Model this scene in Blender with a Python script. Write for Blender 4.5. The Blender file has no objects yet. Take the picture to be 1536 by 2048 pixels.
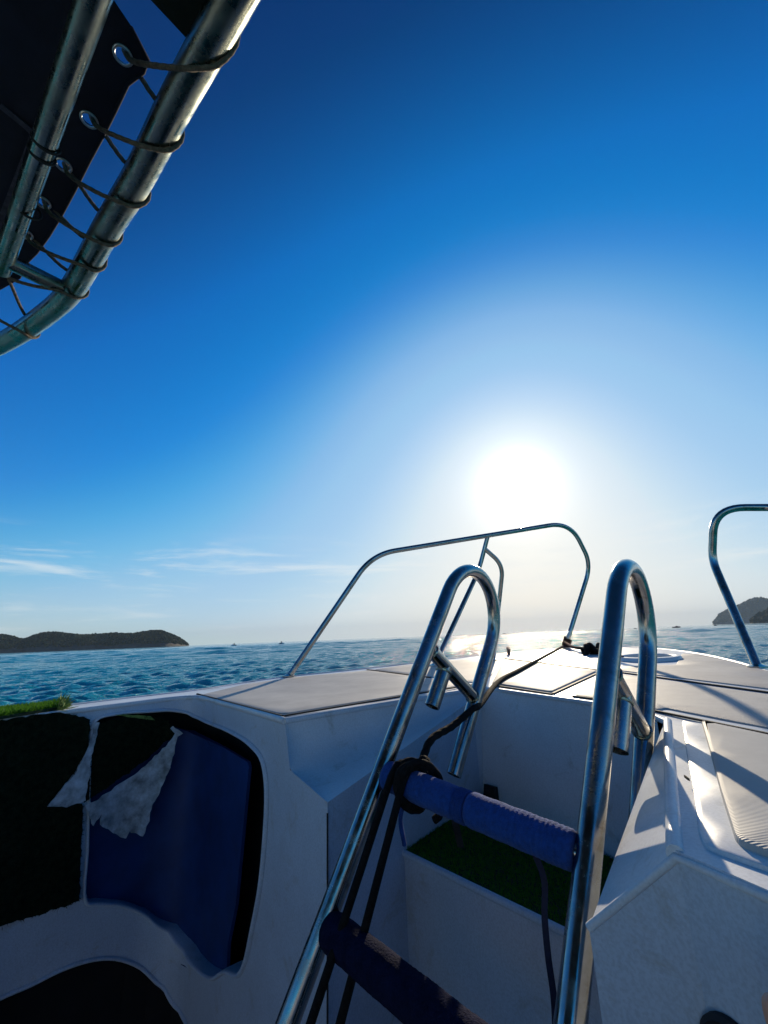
import bpy, bmesh, math, random
import numpy as np
from mathutils import Vector, Matrix
from mathutils.geometry import delaunay_2d_cdt

random.seed(7)
rng = np.random.default_rng(7)
scene = bpy.context.scene
COL = scene.collection

# ------------------------------------------------------------------ camera
FPX = 850.0                                   # focal length in pixels of the 1536x2048 frame
PITCH = math.atan(251 / 850.0)
ROLL = math.atan(0.0394)
SEA = -1.40                                   # the eye is the origin, the sea lies below it
_f = np.array([0, math.cos(PITCH), math.sin(PITCH)])
_r = np.array([1.0, 0, 0])
_u = np.cross(_r, _f)
_c, _s = math.cos(ROLL), math.sin(ROLL)
CR, CU, CF = _c * _r - _s * _u, _s * _r + _c * _u, _f
cam_data = bpy.data.cameras.new('camera')
cam = bpy.data.objects.new('camera', cam_data)
COL.objects.link(cam)
cam_data.sensor_fit = 'VERTICAL'
cam_data.sensor_height = 36.0
cam_data.sensor_width = 27.0
cam_data.lens = FPX / 2048 * 36.0
cam_data.clip_start = 0.02
cam_data.clip_end = 60000
cam.matrix_world = Matrix(((CR[0], CU[0], -CF[0], 0), (CR[1], CU[1], -CF[1], 0), (CR[2], CU[2], -CF[2], 0), (0, 0, 0, 1)))
scene.camera = cam

# ------------------------------------------------------------------ sky and sun
SUN_EL, SUN_AZ = math.radians(18.44), math.radians(18.52)      # azimuth clockwise from +Y
SUND = np.array([math.cos(SUN_EL) * math.sin(SUN_AZ), math.cos(SUN_EL) * math.cos(SUN_AZ), math.sin(SUN_EL)])
world = bpy.data.worlds.new('World')
scene.world = world
world.use_nodes = True
wn, wl = world.node_tree.nodes, world.node_tree.links
wn.clear()

def N(tree, typ, **kw):
    n = tree.nodes.new(typ)
    for k, v in kw.items():
        setattr(n, k, v)
    return n

def math_node(tree, op, a, b=None, clamp=False):
    n = N(tree, 'ShaderNodeMath', operation=op, use_clamp=clamp)
    for i, v in enumerate((a, b)):
        if v is None:
            continue
        if isinstance(v, (int, float)):
            n.inputs[i].default_value = v
        else:
            tree.links.new(v, n.inputs[i])
    return n.outputs[0]

def ramp(tree, fac, stops, interp='LINEAR'):
    n = N(tree, 'ShaderNodeValToRGB')
    n.color_ramp.interpolation = interp
    el = n.color_ramp.elements
    while len(el) < len(stops):
        el.new(0.5)
    for e, (p, c) in zip(el, stops):
        e.position = p
        e.color = (*c, 1) if len(c) == 3 else c
    tree.links.new(fac, n.inputs[0])
    return n.outputs[0]

WT = world.node_tree
sky = N(WT, 'ShaderNodeTexSky', sky_type='NISHITA', sun_disc=False, sun_elevation=SUN_EL, sun_rotation=SUN_AZ,
        altitude=0, air_density=1.0, dust_density=1.0, ozone_density=6.0)
geo = N(WT, 'ShaderNodeNewGeometry')
neg = N(WT, 'ShaderNodeVectorMath', operation='SCALE')
neg.inputs[3].default_value = -1.0
wl.new(geo.outputs['Incoming'], neg.inputs[0])
DIRV = neg.outputs[0]
dim = N(WT, 'ShaderNodeVectorMath', operation='SCALE')
dim.inputs[3].default_value = 0.05
wl.new(sky.outputs[0], dim.inputs[0])
hsv = N(WT, 'ShaderNodeRGBCurve')                # colour response of the clear tropical sky
for ci, pts_ in enumerate((
        [(0, 0), (0.025, 0.0), (0.050, 0.000), (0.058, 0.004), (0.072, 0.036), (0.09, 0.100), (0.12, 0.21), (0.155, 0.27), (0.22, 0.315), (0.45, 0.62), (1, 1.0)],
        [(0, 0), (0.045, 0.030), (0.052, 0.046), (0.076, 0.150), (0.11, 0.24), (0.14, 0.37), (0.17, 0.465), (0.225, 0.55), (0.285, 0.58), (0.5, 0.78), (1, 1.0)],
        [(0, 0), (0.09, 0.10), (0.117, 0.20), (0.16, 0.52), (0.215, 0.68), (0.275, 0.80), (0.35, 0.86), (0.5, 0.92), (1, 1.0)])):
    cu = hsv.mapping.curves[ci]
    while len(cu.points) < len(pts_):
        cu.points.new(0.5, 0.5)
    for p_, (x_, y_) in zip(cu.points, pts_):
        p_.location = (x_, y_)
        p_.handle_type = 'VECTOR'
hsv.mapping.update()
wl.new(dim.outputs[0], hsv.inputs['Color'])
# the bright aureole round the sun
dot = N(WT, 'ShaderNodeVectorMath', operation='DOT_PRODUCT')
dot.inputs[1].default_value = SUND
wl.new(DIRV, dot.inputs[0])
ang = math_node(WT, 'ARCCOSINE', math_node(WT, 'MINIMUM', dot.outputs['Value'], 0.999999))
def gauss(sig, amp, power=2.0):
    q = math_node(WT, 'POWER', math_node(WT, 'DIVIDE', ang, sig), power)
    return math_node(WT, 'MULTIPLY', math_node(WT, 'EXPONENT', math_node(WT, 'MULTIPLY', q, -1.0)), amp)
def tint(val, col):
    n = N(WT, 'ShaderNodeVectorMath', operation='SCALE')
    n.inputs[0].default_value = col
    wl.new(val, n.inputs[3])
    return n.outputs[0]
def vadd(a, b):
    n = N(WT, 'ShaderNodeVectorMath', operation='ADD')
    wl.new(a, n.inputs[0]); wl.new(b, n.inputs[1])
    return n.outputs[0]
halo = vadd(tint(gauss(0.038, 2.6, 1.1), (1.0, 0.97, 0.9)), tint(gauss(0.12, 0.16, 1.3), (1.0, 0.95, 0.86)))
# thin cirrus low over the horizon
sep = N(WT, 'ShaderNodeSeparateXYZ')
wl.new(DIRV, sep.inputs[0])
elev = sep.outputs['Z']
mp = N(WT, 'ShaderNodeMapping')
mp.inputs['Scale'].default_value = (2.2, 2.2, 19.0)
mp.inputs['Location'].default_value = (5.1, 3.9, 6.3)
wl.new(DIRV, mp.inputs[0])
nz = N(WT, 'ShaderNodeTexNoise')
nz.inputs['Scale'].default_value = 1.6
nz.inputs['Detail'].default_value = 8
nz.inputs['Roughness'].default_value = 0.62
nz.inputs['Distortion'].default_value = 0.35
wl.new(mp.outputs[0], nz.inputs['Vector'])
cl = ramp(WT, nz.outputs[0], [(0.48, (0, 0, 0)), (0.72, (1, 1, 1))], 'EASE')
band = ramp(WT, elev, [(0.0, (0, 0, 0)), (0.05, (0.7,) * 3), (0.17, (1, 1, 1)), (0.24, (0, 0, 0))], 'EASE')
cloud = math_node(WT, 'MULTIPLY', math_node(WT, 'MULTIPLY', cl, band), 0.55)
base0 = vadd(hsv.outputs[0], halo)
# warm low air under the sun
warm = math_node(WT, 'MULTIPLY', math_node(WT, 'EXPONENT', math_node(WT, 'MULTIPLY', math_node(WT, 'ABSOLUTE', elev), -5.5)), gauss(0.42, 0.92))
# the paler air low over the whole horizon, then the warm air
mixh = N(WT, 'ShaderNodeMix', data_type='RGBA')
wl.new(math_node(WT, 'MULTIPLY', math_node(WT, 'EXPONENT', math_node(WT, 'MULTIPLY', math_node(WT, 'ABSOLUTE', elev), -11.0)), 0.75), mixh.inputs['Factor'])
wl.new(base0, mixh.inputs['A'])
mixh.inputs['B'].default_value = (0.76, 0.88, 0.88, 1)
mixw = N(WT, 'ShaderNodeMix', data_type='RGBA')
wl.new(warm, mixw.inputs['Factor'])
wl.new(mixh.outputs['Result'], mixw.inputs['A'])
mixw.inputs['B'].default_value = (1.16, 1.04, 0.84, 1)
base = mixw.outputs['Result']
mixc = N(WT, 'ShaderNodeMix', data_type='RGBA')
wl.new(cloud, mixc.inputs['Factor'])
wl.new(base, mixc.inputs['A'])
mixc.inputs['B'].default_value = (0.93, 0.95, 0.93, 1)
bg = N(WT, 'ShaderNodeBackground')
bg.inputs['Strength'].default_value = 1.0
wl.new(mixc.outputs['Result'], bg.inputs['Color'])
wo = N(WT, 'ShaderNodeOutputWorld')
wl.new(bg.outputs[0], wo.inputs['Surface'])

sun_data = bpy.data.lights.new('sun', 'SUN')
sun = bpy.data.objects.new('sun', sun_data)
COL.objects.link(sun)
sun_data.energy = 4.6
sun_data.angle = math.radians(0.53)
sun_data.color = (1.0, 0.84, 0.61)
sun.rotation_euler = Vector(-SUND).to_track_quat('-Z', 'Y').to_euler()

scene.view_settings.view_transform = 'Standard'
scene.view_settings.look = 'None'
scene.view_settings.gamma = 1.0
scene.view_settings.exposure = 0.0
scene.view_settings.use_curve_mapping = False
scene.render.engine = 'CYCLES'
scene.cycles.use_denoising = True
scene.cycles.max_bounces = 8
scene.cycles.sample_clamp_indirect = 6.0
scene.cycles.caustics_reflective = False
scene.cycles.caustics_refractive = False

# ------------------------------------------------------------------ geometry helpers
AXA = math.radians(39.0)                      # the boat points 39 degrees to the right of the view
AX = np.array([math.sin(AXA), math.cos(AXA), 0.0])
TP = np.array([-math.cos(AXA), math.sin(AXA), 0.0])     # towards the port side

def V(*a):
    return np.array(a, float)
def ray(x, y):
    return CR * (x - 768) / FPX + CU * (1024 - y) / FPX + CF
def at_depth(x, y, d):
    return ray(x, y) * d
def at_level(x, y, z):
    d = ray(x, y)
    return d * (z / d[2])
def on_plane(x, y, p0, n):
    d = ray(x, y)
    return d * ((p0 @ n) / (d @ n))
SHEER = 0.03
FLOOR = -1.60
def deck_z(a):
    return -0.20 + SHEER * max(0.0, a - 1.2)
def deck(x, y):
    p = at_level(x, y, -0.2)
    if p @ AX > 1.2:
        d = ray(x, y)
        p = d * ((-0.2 - 1.2 * SHEER) / (d[2] - SHEER * (d @ AX)))
    return p
def ta(p):
    return (float(p @ TP), float(p @ AX))
def bp(t, a, z=None):
    """boat coordinates to world"""
    p = TP * t + AX * a
    p[2] = deck_z(a) if z is None else z
    return p

def mesh_obj(name, verts, faces, mat, parent=None, smooth=False, auto=None):
    me = bpy.data.meshes.new(name)
    me.from_pydata([tuple(map(float, v)) for v in verts], [], [tuple(int(i) for i in f) for f in faces])
    me.validate()
    bm = bmesh.new()
    bm.from_mesh(me)
    bmesh.ops.recalc_face_normals(bm, faces=bm.faces)
    bm.to_mesh(me)
    bm.free()
    if smooth:
        me.shade_smooth()
        if auto is not None:
            me.set_sharp_from_angle(angle=math.radians(auto))
    me.materials.append(mat)
    o = bpy.data.objects.new(name, me)
    COL.objects.link(o)
    if parent is not None:
        o.parent = parent
    return o

def thing(name, label, category, group=None, loc=(0, 0, 0)):
    o = bpy.data.objects.new(name, None)
    COL.objects.link(o)
    o.empty_display_size = 0.1
    o.location = loc
    tag(o, label, category, group)
    return o
def tag(o, label, category=None, group=None):
    o['label'] = label
    if category:
        o['category'] = category
    if group:
        o['group'] = group
    return o

def spline(pts, per=10):
    """centripetal Catmull-Rom through the points"""
    P = [np.asarray(p, float) for p in pts]
    P = [2 * P[0] - P[1]] + P + [2 * P[-1] - P[-2]]
    out = []
    for i in range(1, len(P) - 2):
        p0, p1, p2, p3 = P[i - 1:i + 3]
        t0 = 0.0
        t1 = t0 + max(np.linalg.norm(p1 - p0), 1e-6) ** 0.5
        t2 = t1 + max(np.linalg.norm(p2 - p1), 1e-6) ** 0.5
        t3 = t2 + max(np.linalg.norm(p3 - p2), 1e-6) ** 0.5
        for k in range(per):
            t = t1 + (t2 - t1) * k / per
            A1 = (t1 - t) / (t1 - t0) * p0 + (t - t0) / (t1 - t0) * p1
            A2 = (t2 - t) / (t2 - t1) * p1 + (t - t1) / (t2 - t1) * p2
            A3 = (t3 - t) / (t3 - t2) * p2 + (t - t2) / (t3 - t2) * p3
            B1 = (t2 - t) / (t2 - t0) * A1 + (t - t0) / (t2 - t0) * A2
            B2 = (t3 - t) / (t3 - t1) * A2 + (t - t1) / (t3 - t1) * A3
            out.append((t2 - t) / (t2 - t1) * B1 + (t - t1) / (t2 - t1) * B2)
    out.append(P[-2])
    return out

def fillet(pts, radii, n=8):
    """polyline with its inner corners rounded"""
    P = [np.asarray(p, float) for p in pts]
    out = [P[0]]
    for i in range(1, len(P) - 1):
        r = radii[i - 1] if hasattr(radii, '__len__') else radii
        a, b = P[i - 1] - P[i], P[i + 1] - P[i]
        la, lb = np.linalg.norm(a), np.linalg.norm(b)
        d = min(r, la * 0.49, lb * 0.49)
        p, q = P[i] + a / la * d, P[i] + b / lb * d
        for k in range(n + 1):
            t = k / n
            out.append((1 - t) ** 2 * p + 2 * t * (1 - t) * P[i] + t * t * q)
    out.append(P[-1])
    return out

def round_poly(pts, r, n=5):
    P = [np.asarray(p, float) for p in pts]
    m = len(P)
    out = []
    for i in range(m):
        a, b = P[i - 1] - P[i], P[(i + 1) % m] - P[i]
        la, lb = np.linalg.norm(a), np.linalg.norm(b)
        d = min(r, la * 0.45, lb * 0.45)
        p, q = P[i] + a / la * d, P[i] + b / lb * d
        for k in range(n + 1):
            t = k / n
            out.append((1 - t) ** 2 * p + 2 * t * (1 - t) * P[i] + t * t * q)
    return out

def tube_data(pts, rad, seg=16, cap=True, open_end=None, wobble=0.0):
    P = np.array([np.asarray(p, float) for p in pts])
    keep = [0] + [i for i in range(1, len(P)) if np.linalg.norm(P[i] - P[i - 1]) > 1e-7]
    P = P[keep]
    n = len(P)
    R = np.full(n, rad) if np.isscalar(rad) else np.interp(np.linspace(0, 1, n), np.linspace(0, 1, len(rad)), rad)
    tan = np.gradient(P, axis=0)
    tan /= np.linalg.norm(tan, axis=1)[:, None]
    up = np.array([0, 0, 1.0]) if abs(tan[0][2]) < 0.9 else np.array([1.0, 0, 0])
    nx = np.cross(tan[0], up)
    nx /= np.linalg.norm(nx)
    verts, faces = [], []
    for i in range(n):
        nx = nx - tan[i] * (nx @ tan[i])
        nx /= np.linalg.norm(nx)
        ny = np.cross(tan[i], nx)
        for k in range(seg):
            a = 2 * math.pi * k / seg
            rr = R[i] * (1 + wobble * (random.random() - 0.5))
            verts.append(P[i] + (nx * math.cos(a) + ny * math.sin(a)) * rr)
    for i in range(n - 1):
        for k in range(seg):
            k2 = (k + 1) % seg
            faces.append((i * seg + k, i * seg + k2, (i + 1) * seg + k2, (i + 1) * seg + k))
    if cap:
        faces.append(tuple(range(seg - 1, -1, -1)))
        if open_end:                                   # a hollow end: wall, then a recessed dark bottom
            b = (n - 1) * seg
            c, tg = P[-1], tan[-1]
            for rr, dz in ((0.84, 0.0), (0.82, -open_end)):
                for k in range(seg):
                    verts.append(c + (np.array(verts[b + k]) - c) * rr + tg * dz)
            for s in range(2):
                o1, o2 = (b, n * seg) if s == 0 else (n * seg, (n + 1) * seg)
                for k in range(seg):
                    k2 = (k + 1) % seg
                    faces.append((o1 + k, o1 + k2, o2 + k2, o2 + k))
            faces.append(tuple(range((n + 1) * seg, (n + 2) * seg)))
        else:
            faces.append(tuple(range((n - 1) * seg, n * seg)))
    return verts, faces

def tube(name, pts, rad, mat, parent=None, seg=16, **kw):
    v, f = tube_data(pts, rad, seg, **kw)
    return mesh_obj(name, v, f, mat, parent, smooth=True, auto=50)

def resample(pts, d):
    P = np.array([np.asarray(p, float) for p in pts])
    L = np.concatenate([[0], np.cumsum(np.linalg.norm(np.diff(P, axis=0), axis=1))])
    n = max(2, int(L[-1] / d))
    u = np.linspace(0, L[-1], n + 1)
    return np.stack([np.interp(u, L, P[:, k]) for k in range(3)], 1)

def cordage(name, pts, rad, mat, parent, strands=3, pitch=5.0, relief=0.16):
    """laid rope: a lobed section that turns along the run"""
    P = resample(pts, rad * 0.8)
    seg = 15
    v, f = tube_data(P, rad, seg)
    v = np.array(v)
    for i in range(len(P)):
        for k in range(seg):
            ph = strands * (2 * math.pi * k / seg) - 2 * math.pi * i * 0.8 / pitch * strands / 2
            q = v[i * seg + k]
            v[i * seg + k] = P[i] + (q - P[i]) * (1 - relief * (0.5 - 0.5 * math.cos(ph)) + 0.04)
    return mesh_obj(name, v, f, mat, parent, smooth=True, auto=60)

def join_data(*parts):
    V_, F_ = [], []
    for v, f in parts:
        o = len(V_)
        V_ += list(v)
        F_ += [tuple(i + o for i in q) for q in f]
    return V_, F_

def inside(poly, x, y):
    px, py = poly[:, 0], poly[:, 1]
    qx, qy = np.roll(px, -1), np.roll(py, -1)
    cond = (py > y) != (qy > y)
    with np.errstate(divide='ignore', invalid='ignore'):
        xi = (qx - px) * (y - py) / (qy - py) + px
    return bool(np.count_nonzero(cond & (x < xi)) % 2)

def poly_fill(outline, holes=(), step=0.05):
    """triangulate a 2-D outline with holes; returns points and triangles"""
    loops = [np.array(outline, float)] + [np.array(h, float) for h in holes]
    pts, edges = [], []
    for L in loops:
        b = len(pts)
        m = len(L)
        pts += [tuple(p) for p in L]
        edges += [(b + i, b + (i + 1) % m) for i in range(m)]
    if step:
        lo, hi = loops[0].min(0), loops[0].max(0)
        allp = np.concatenate(loops)
        y = lo[1] + step / 2
        row = 0
        while y < hi[1]:
            x = lo[0] + step * (0.25 + 0.5 * (row % 2))
            while x < hi[0]:
                if inside(loops[0], x, y) and not any(inside(h, x, y) for h in loops[1:]):
                    if np.min((allp[:, 0] - x) ** 2 + (allp[:, 1] - y) ** 2) > (0.4 * step) ** 2:
                        pts.append((x, y))
                x += step
            y += step
            row += 1
    vo, eo, fo, _, _, _ = delaunay_2d_cdt([Vector(p) for p in pts], edges, [], 0, 1e-6)
    vo = np.array([tuple(v) for v in vo])
    tris = []
    for f in fo:
        c = vo[list(f)].mean(0)
        if inside(loops[0], c[0], c[1]) and not any(inside(h, c[0], c[1]) for h in loops[1:]):
            tris.append(tuple(f))
    return vo, tris

def slab(name, outline, fmap, mat, parent, height, bevel=0.004, depth=0.01, step=0.06, smooth=True):
    """a pad standing proud of a surface: fmap(u, v, up) gives the 3-D point"""
    O = np.array(outline, float)
    cen = O.mean(0)
    nrm = []
    m = len(O)
    area = 0.5 * np.sum(O[:, 0] * np.roll(O[:, 1], -1) - np.roll(O[:, 0], -1) * O[:, 1])
    sgn = 1 if area > 0 else -1
    for i in range(m):
        e = O[(i + 1) % m] - O[i - 1]
        e /= np.linalg.norm(e) + 1e-9
        nrm.append(np.array([-e[1], e[0]]) * sgn)
    nrm = np.array(nrm)
    In = O + nrm * bevel
    vo, tr = poly_fill(In, step=step)
    verts = [fmap(p[0], p[1], height) for p in vo]
    faces = list(tr)
    idx = [int(np.argmin(np.sum((vo - q) ** 2, 1))) for q in In]
    b = len(verts)
    In2 = O + nrm * bevel * 0.3
    verts += [fmap(p[0], p[1], height - bevel * 0.3) for p in In2]
    verts += [fmap(p[0], p[1], height - bevel) for p in O]
    verts += [fmap(p[0], p[1], height - bevel - depth) for p in O]
    for i in range(m):
        j = (i + 1) % m
        if idx[i] != idx[j]:
            faces.append((idx[i], idx[j], b + j, b + i))
        faces.append((b + i, b + j, b + m + j, b + m + i))
        faces.append((b + m + i, b + m + j, b + 2 * m + j, b + 2 * m + i))
    return mesh_obj(name, verts, faces, mat, parent, smooth=smooth, auto=40)

def deck_map(t, a, up):
    p = bp(t, a)
    p[2] += up
    return p

def strip(name, pts, width, thick, mat, parent, up=(0, 0, 1)):
    """a thin flat strip along a polyline, centred on it"""
    P = [np.asarray(p, float) for p in pts]
    up = np.array(up, float)
    verts, faces = [], []
    for i, p in enumerate(P):
        t = P[min(i + 1, len(P) - 1)] - P[max(i - 1, 0)]
        s = np.cross(t, up)
        s /= np.linalg.norm(s)
        for sx, h in ((-1, 0), (-1, 1), (1, 1), (1, 0)):
            verts.append(p + s * sx * width / 2 + up * thick * h)
    for i in range(len(P) - 1):
        for k in range(4):
            k2 = (k + 1) % 4
            faces.append((i * 4 + k, i * 4 + k2, i * 4 + 4 + k2, i * 4 + 4 + k))
    faces += [(0, 1, 2, 3), tuple(len(verts) - 4 + k for k in (3, 2, 1, 0))]
    return mesh_obj(name, verts, faces, mat, parent)

# ------------------------------------------------------------------ materials
def new_mat(name):
    m = bpy.data.materials.new(name)
    m.use_nodes = True
    t = m.node_tree
    return m, t, t.nodes['Principled BSDF']

def noise_tex(t, scale, detail=4, rough=0.55, coord='Object', vscale=None, dist=0.0):
    tc = N(t, 'ShaderNodeTexCoord')
    n = N(t, 'ShaderNodeTexNoise')
    n.inputs['Scale'].default_value = scale
    n.inputs['Detail'].default_value = detail
    n.inputs['Roughness'].default_value = rough
    n.inputs['Distortion'].default_value = dist
    if vscale:
        mpn = N(t, 'ShaderNodeMapping')
        mpn.inputs['Scale'].default_value = vscale
        t.links.new(tc.outputs[coord], mpn.inputs[0])
        t.links.new(mpn.outputs[0], n.inputs['Vector'])
    else:
        t.links.new(tc.outputs[coord], n.inputs['Vector'])
    return n.outputs[0]

def bump(t, b, h, strength, dist):
    n = N(t, 'ShaderNodeBump')
    n.inputs['Strength'].default_value = strength
    n.inputs['Distance'].default_value = dist
    t.links.new(h, n.inputs['Height'])
    if b.inputs['Normal'].links:
        t.links.new(b.inputs['Normal'].links[0].from_socket, n.inputs['Normal'])
    t.links.new(n.outputs[0], b.inputs['Normal'])

def simple(name, col, rough=0.5, metal=0.0, var=0.15, vscale=12, bmp=0.0, bscale=200, bdist=0.001, spec=None, sheen=0.0):
    m, t, b = new_mat(name)
    f = noise_tex(t, vscale, 6, 0.6)
    lo = tuple(max(0, c * (1 - var)) for c in col)
    hi = tuple(c * (1 + var) for c in col)
    t.links.new(ramp(t, f, [(0.3, lo), (0.7, hi)]), b.inputs['Base Color'])
    b.inputs['Roughness'].default_value = rough
    b.inputs['Metallic'].default_value = metal
    if spec is not None:
        b.inputs['Specular IOR Level'].default_value = spec
    if sheen:
        b.inputs['Sheen Weight'].default_value = sheen
    if bmp:
        bump(t, b, noise_tex(t, bscale, 3), bmp, bdist)
    return m

def gelcoat(name, col, rough=0.32, speck=0.12, stain=(0.35, 0.33, 0.28)):
    m, t, b = new_mat(name)
    f = noise_tex(t, 3.5, 8, 0.65)
    g = noise_tex(t, 260, 2, 0.6)
    c1 = ramp(t, f, [(0.30, tuple(c * 0.86 for c in col)), (0.62, col)])
    mix = N(t, 'ShaderNodeMix', data_type='RGBA', blend_type='MULTIPLY')
    mix.inputs['Factor'].default_value = 1.0
    t.links.new(c1, mix.inputs['A'])
    t.links.new(ramp(t, g, [(0.35, (1 - speck,) * 3), (0.6, (1, 1, 1))]), mix.inputs['B'])
    # scuffs and grime
    s = noise_tex(t, 9, 10, 0.72, dist=0.6)
    mix2 = N(t, 'ShaderNodeMix', data_type='RGBA')
    t.links.new(ramp(t, s, [(0.56, (0, 0, 0)), (0.74, (0.75,) * 3)]), mix2.inputs['Factor'])
    t.links.new(mix.outputs['Result'], mix2.inputs['A'])
    mix2.inputs['B'].default_value = (*stain, 1)
    t.links.new(mix2.outputs['Result'], b.inputs['Base Color'])
    t.links.new(ramp(t, f, [(0.3, (rough + 0.15,) * 3), (0.7, (rough,) * 3)]), b.inputs['Roughness'])
    bump(t, b, noise_tex(t, 18, 4), 0.10, 0.0022)
    bump(t, b, noise_tex(t, 420, 2), 0.06, 0.0005)
    return m

M = {}
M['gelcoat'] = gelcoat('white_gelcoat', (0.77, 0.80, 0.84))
M['liner'] = gelcoat('shade_tinted_liner', (0.58, 0.66, 0.77), 0.5, 0.15)  # cockpit gelcoat with the darker blue of its shade mixed into the colour
def nonskid():
    m, t, b = new_mat('nonskid_deck')
    f = noise_tex(t, 5, 9, 0.7, vscale=(1, 1, 1))
    st = noise_tex(t, 2.2, 8, 0.7, dist=1.2)
    c = ramp(t, f, [(0.28, (0.40, 0.385, 0.36)), (0.65, (0.56, 0.54, 0.50))])
    mix = N(t, 'ShaderNodeMix', data_type='RGBA')
    t.links.new(ramp(t, st, [(0.55, (0, 0, 0)), (0.75, (0.5,) * 3)]), mix.inputs['Factor'])
    t.links.new(c, mix.inputs['A'])
    mix.inputs['B'].default_value = (0.34, 0.32, 0.29, 1)
    t.links.new(mix.outputs['Result'], b.inputs['Base Color'])
    b.inputs['Roughness'].default_value = 0.62
    b.inputs['Specular IOR Level'].default_value = 0.3
    vo = N(t, 'ShaderNodeTexVoronoi')
    vo.inputs['Scale'].default_value = 260
    tc = N(t, 'ShaderNodeTexCoord')
    t.links.new(tc.outputs['Object'], vo.inputs['Vector'])
    bump(t, b, vo.outputs['Distance'], 0.35, 0.0012)
    bump(t, b, noise_tex(t, 14, 5), 0.15, 0.004)
    return m
M['nonskid'] = nonskid()
def ribbed():
    m, t, b = new_mat('ribbed_pad')
    f = noise_tex(t, 6, 8, 0.65)
    t.links.new(ramp(t, f, [(0.3, (0.42, 0.42, 0.41)), (0.7, (0.56, 0.56, 0.54))]), b.inputs['Base Color'])
    b.inputs['Roughness'].default_value = 0.62
    b.inputs['Specular IOR Level'].default_value = 0.3
    w = N(t, 'ShaderNodeTexWave', wave_type='BANDS', bands_direction='X')
    tc = N(t, 'ShaderNodeTexCoord')
    mpn = N(t, 'ShaderNodeMapping')
    mpn.inputs['Rotation'].default_value = (0, 0, AXA + math.radians(75))
    t.links.new(tc.outputs['Object'], mpn.inputs[0])
    t.links.new(mpn.outputs[0], w.inputs['Vector'])
    w.inputs['Scale'].default_value = 85
    bump(t, b, w.outputs[0], 0.35, 0.0010)
    return m
M['ribbed'] = ribbed()
def steel(name='stainless_steel', rough=0.14):
    m, t, b = new_mat(name)
    f = noise_tex(t, 22, 8, 0.7)
    g = noise_tex(t, 7, 9, 0.75, dist=1.0)
    t.links.new(ramp(t, g, [(0.38, (0.52, 0.49, 0.45)), (0.55, (0.40, 0.37, 0.33)), (0.68, (0.22, 0.15, 0.09))]), b.inputs['Base Color'])
    b.inputs['Metallic'].default_value = 1.0
    t.links.new(ramp(t, f, [(0.35, (rough * 0.6,) * 3), (0.72, (rough * 2.6,) * 3)]), b.inputs['Roughness'])
    bump(t, b, noise_tex(t, 60, 6, 0.7), 0.10, 0.0012)
    return m
M['steel'] = steel()
M['steel_old'] = steel('weathered_steel_tube', 0.2)
for e_, c_ in zip([n for n in M['steel_old'].node_tree.nodes if n.type == 'VALTORGB'][0].color_ramp.elements, ((0.40, 0.43, 0.36), (0.30, 0.32, 0.26), (0.16, 0.15, 0.11))):
    e_.color = (*c_, 1)
M['rope'] = simple('black_braided_rope', (0.010, 0.009, 0.009), 0.9, var=0.5, spec=0.15, vscale=140, bmp=0.9, bscale=420, bdist=0.002)
M['cord'] = simple('brown_lacing_cord', (0.15, 0.115, 0.08), 0.9, var=0.5, vscale=200, bmp=0.9, bscale=500, bdist=0.0015)
M['webbing'] = simple('navy_webbing', (0.012, 0.018, 0.055), 0.85, var=0.3, vscale=120, bmp=0.5, bscale=400)
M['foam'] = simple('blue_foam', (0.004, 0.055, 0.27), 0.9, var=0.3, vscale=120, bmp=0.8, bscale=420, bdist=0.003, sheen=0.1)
M['foam_dark'] = simple('dark_navy_foam', (0.009, 0.012, 0.040), 0.92, var=0.35, vscale=60, spec=0.08, bmp=1.0, bscale=280, bdist=0.004)  # darker navy than the sleeves on the upper rung
M['canvas'] = simple('navy_canvas', (0.010, 0.013, 0.030), 0.9, var=0.3, vscale=18, bmp=0.5, bscale=700, bdist=0.0008)
M['canvas_olive'] = simple('dark_olive_canvas', (0.018, 0.024, 0.018), 0.9, var=0.4, vscale=18, bmp=0.5, bscale=700, bdist=0.0008)
M['piping'] = simple('faded_canvas_seam', (0.055, 0.055, 0.085), 0.9, var=0.5, vscale=120, bmp=0.6, bscale=500)
M['grommet'] = simple('dull_nickel', (0.55, 0.58, 0.62), 0.35, 1.0, var=0.2)
M['dark'] = simple('dark_rubber', (0.012, 0.012, 0.013), 0.7, var=0.3)
M['void'] = simple('painted_dark_void', (0.010, 0.010, 0.012), 0.9, var=0.3)  # near-black colour painted in for the unlit inside of locker and hatch
M['bluepanel'] = simple('royal_blue_panel', (0.003, 0.034, 0.16), 0.6, var=0.3, vscale=7, bmp=0.3, bscale=300)
M['backing'] = simple('torn_carpet_backing', (0.42, 0.47, 0.52), 0.95, var=0.55, vscale=26, bmp=0.8, bscale=120, bdist=0.003)
def turf_mat():
    m, t, b = new_mat('green_turf')
    oi = noise_tex(t, 70, 3, 0.6)
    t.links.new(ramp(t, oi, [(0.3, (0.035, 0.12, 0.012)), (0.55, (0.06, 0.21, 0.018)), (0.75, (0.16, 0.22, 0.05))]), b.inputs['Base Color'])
    b.inputs['Roughness'].default_value = 0.75
    b.inputs['Specular IOR Level'].default_value = 0.2
    tr = N(t, 'ShaderNodeBsdfTranslucent')
    tr.inputs['Color'].default_value = (0.10, 0.26, 0.02, 1)
    mx = N(t, 'ShaderNodeMixShader')
    mx.inputs[0].default_value = 0.35
    t.links.new(b.outputs[0], mx.inputs[1])
    t.links.new(tr.outputs[0], mx.inputs[2])
    t.links.new(mx.outputs[0], t.nodes['Material Output'].inputs['Surface'])
    return m
M['turf'] = turf_mat()
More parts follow.
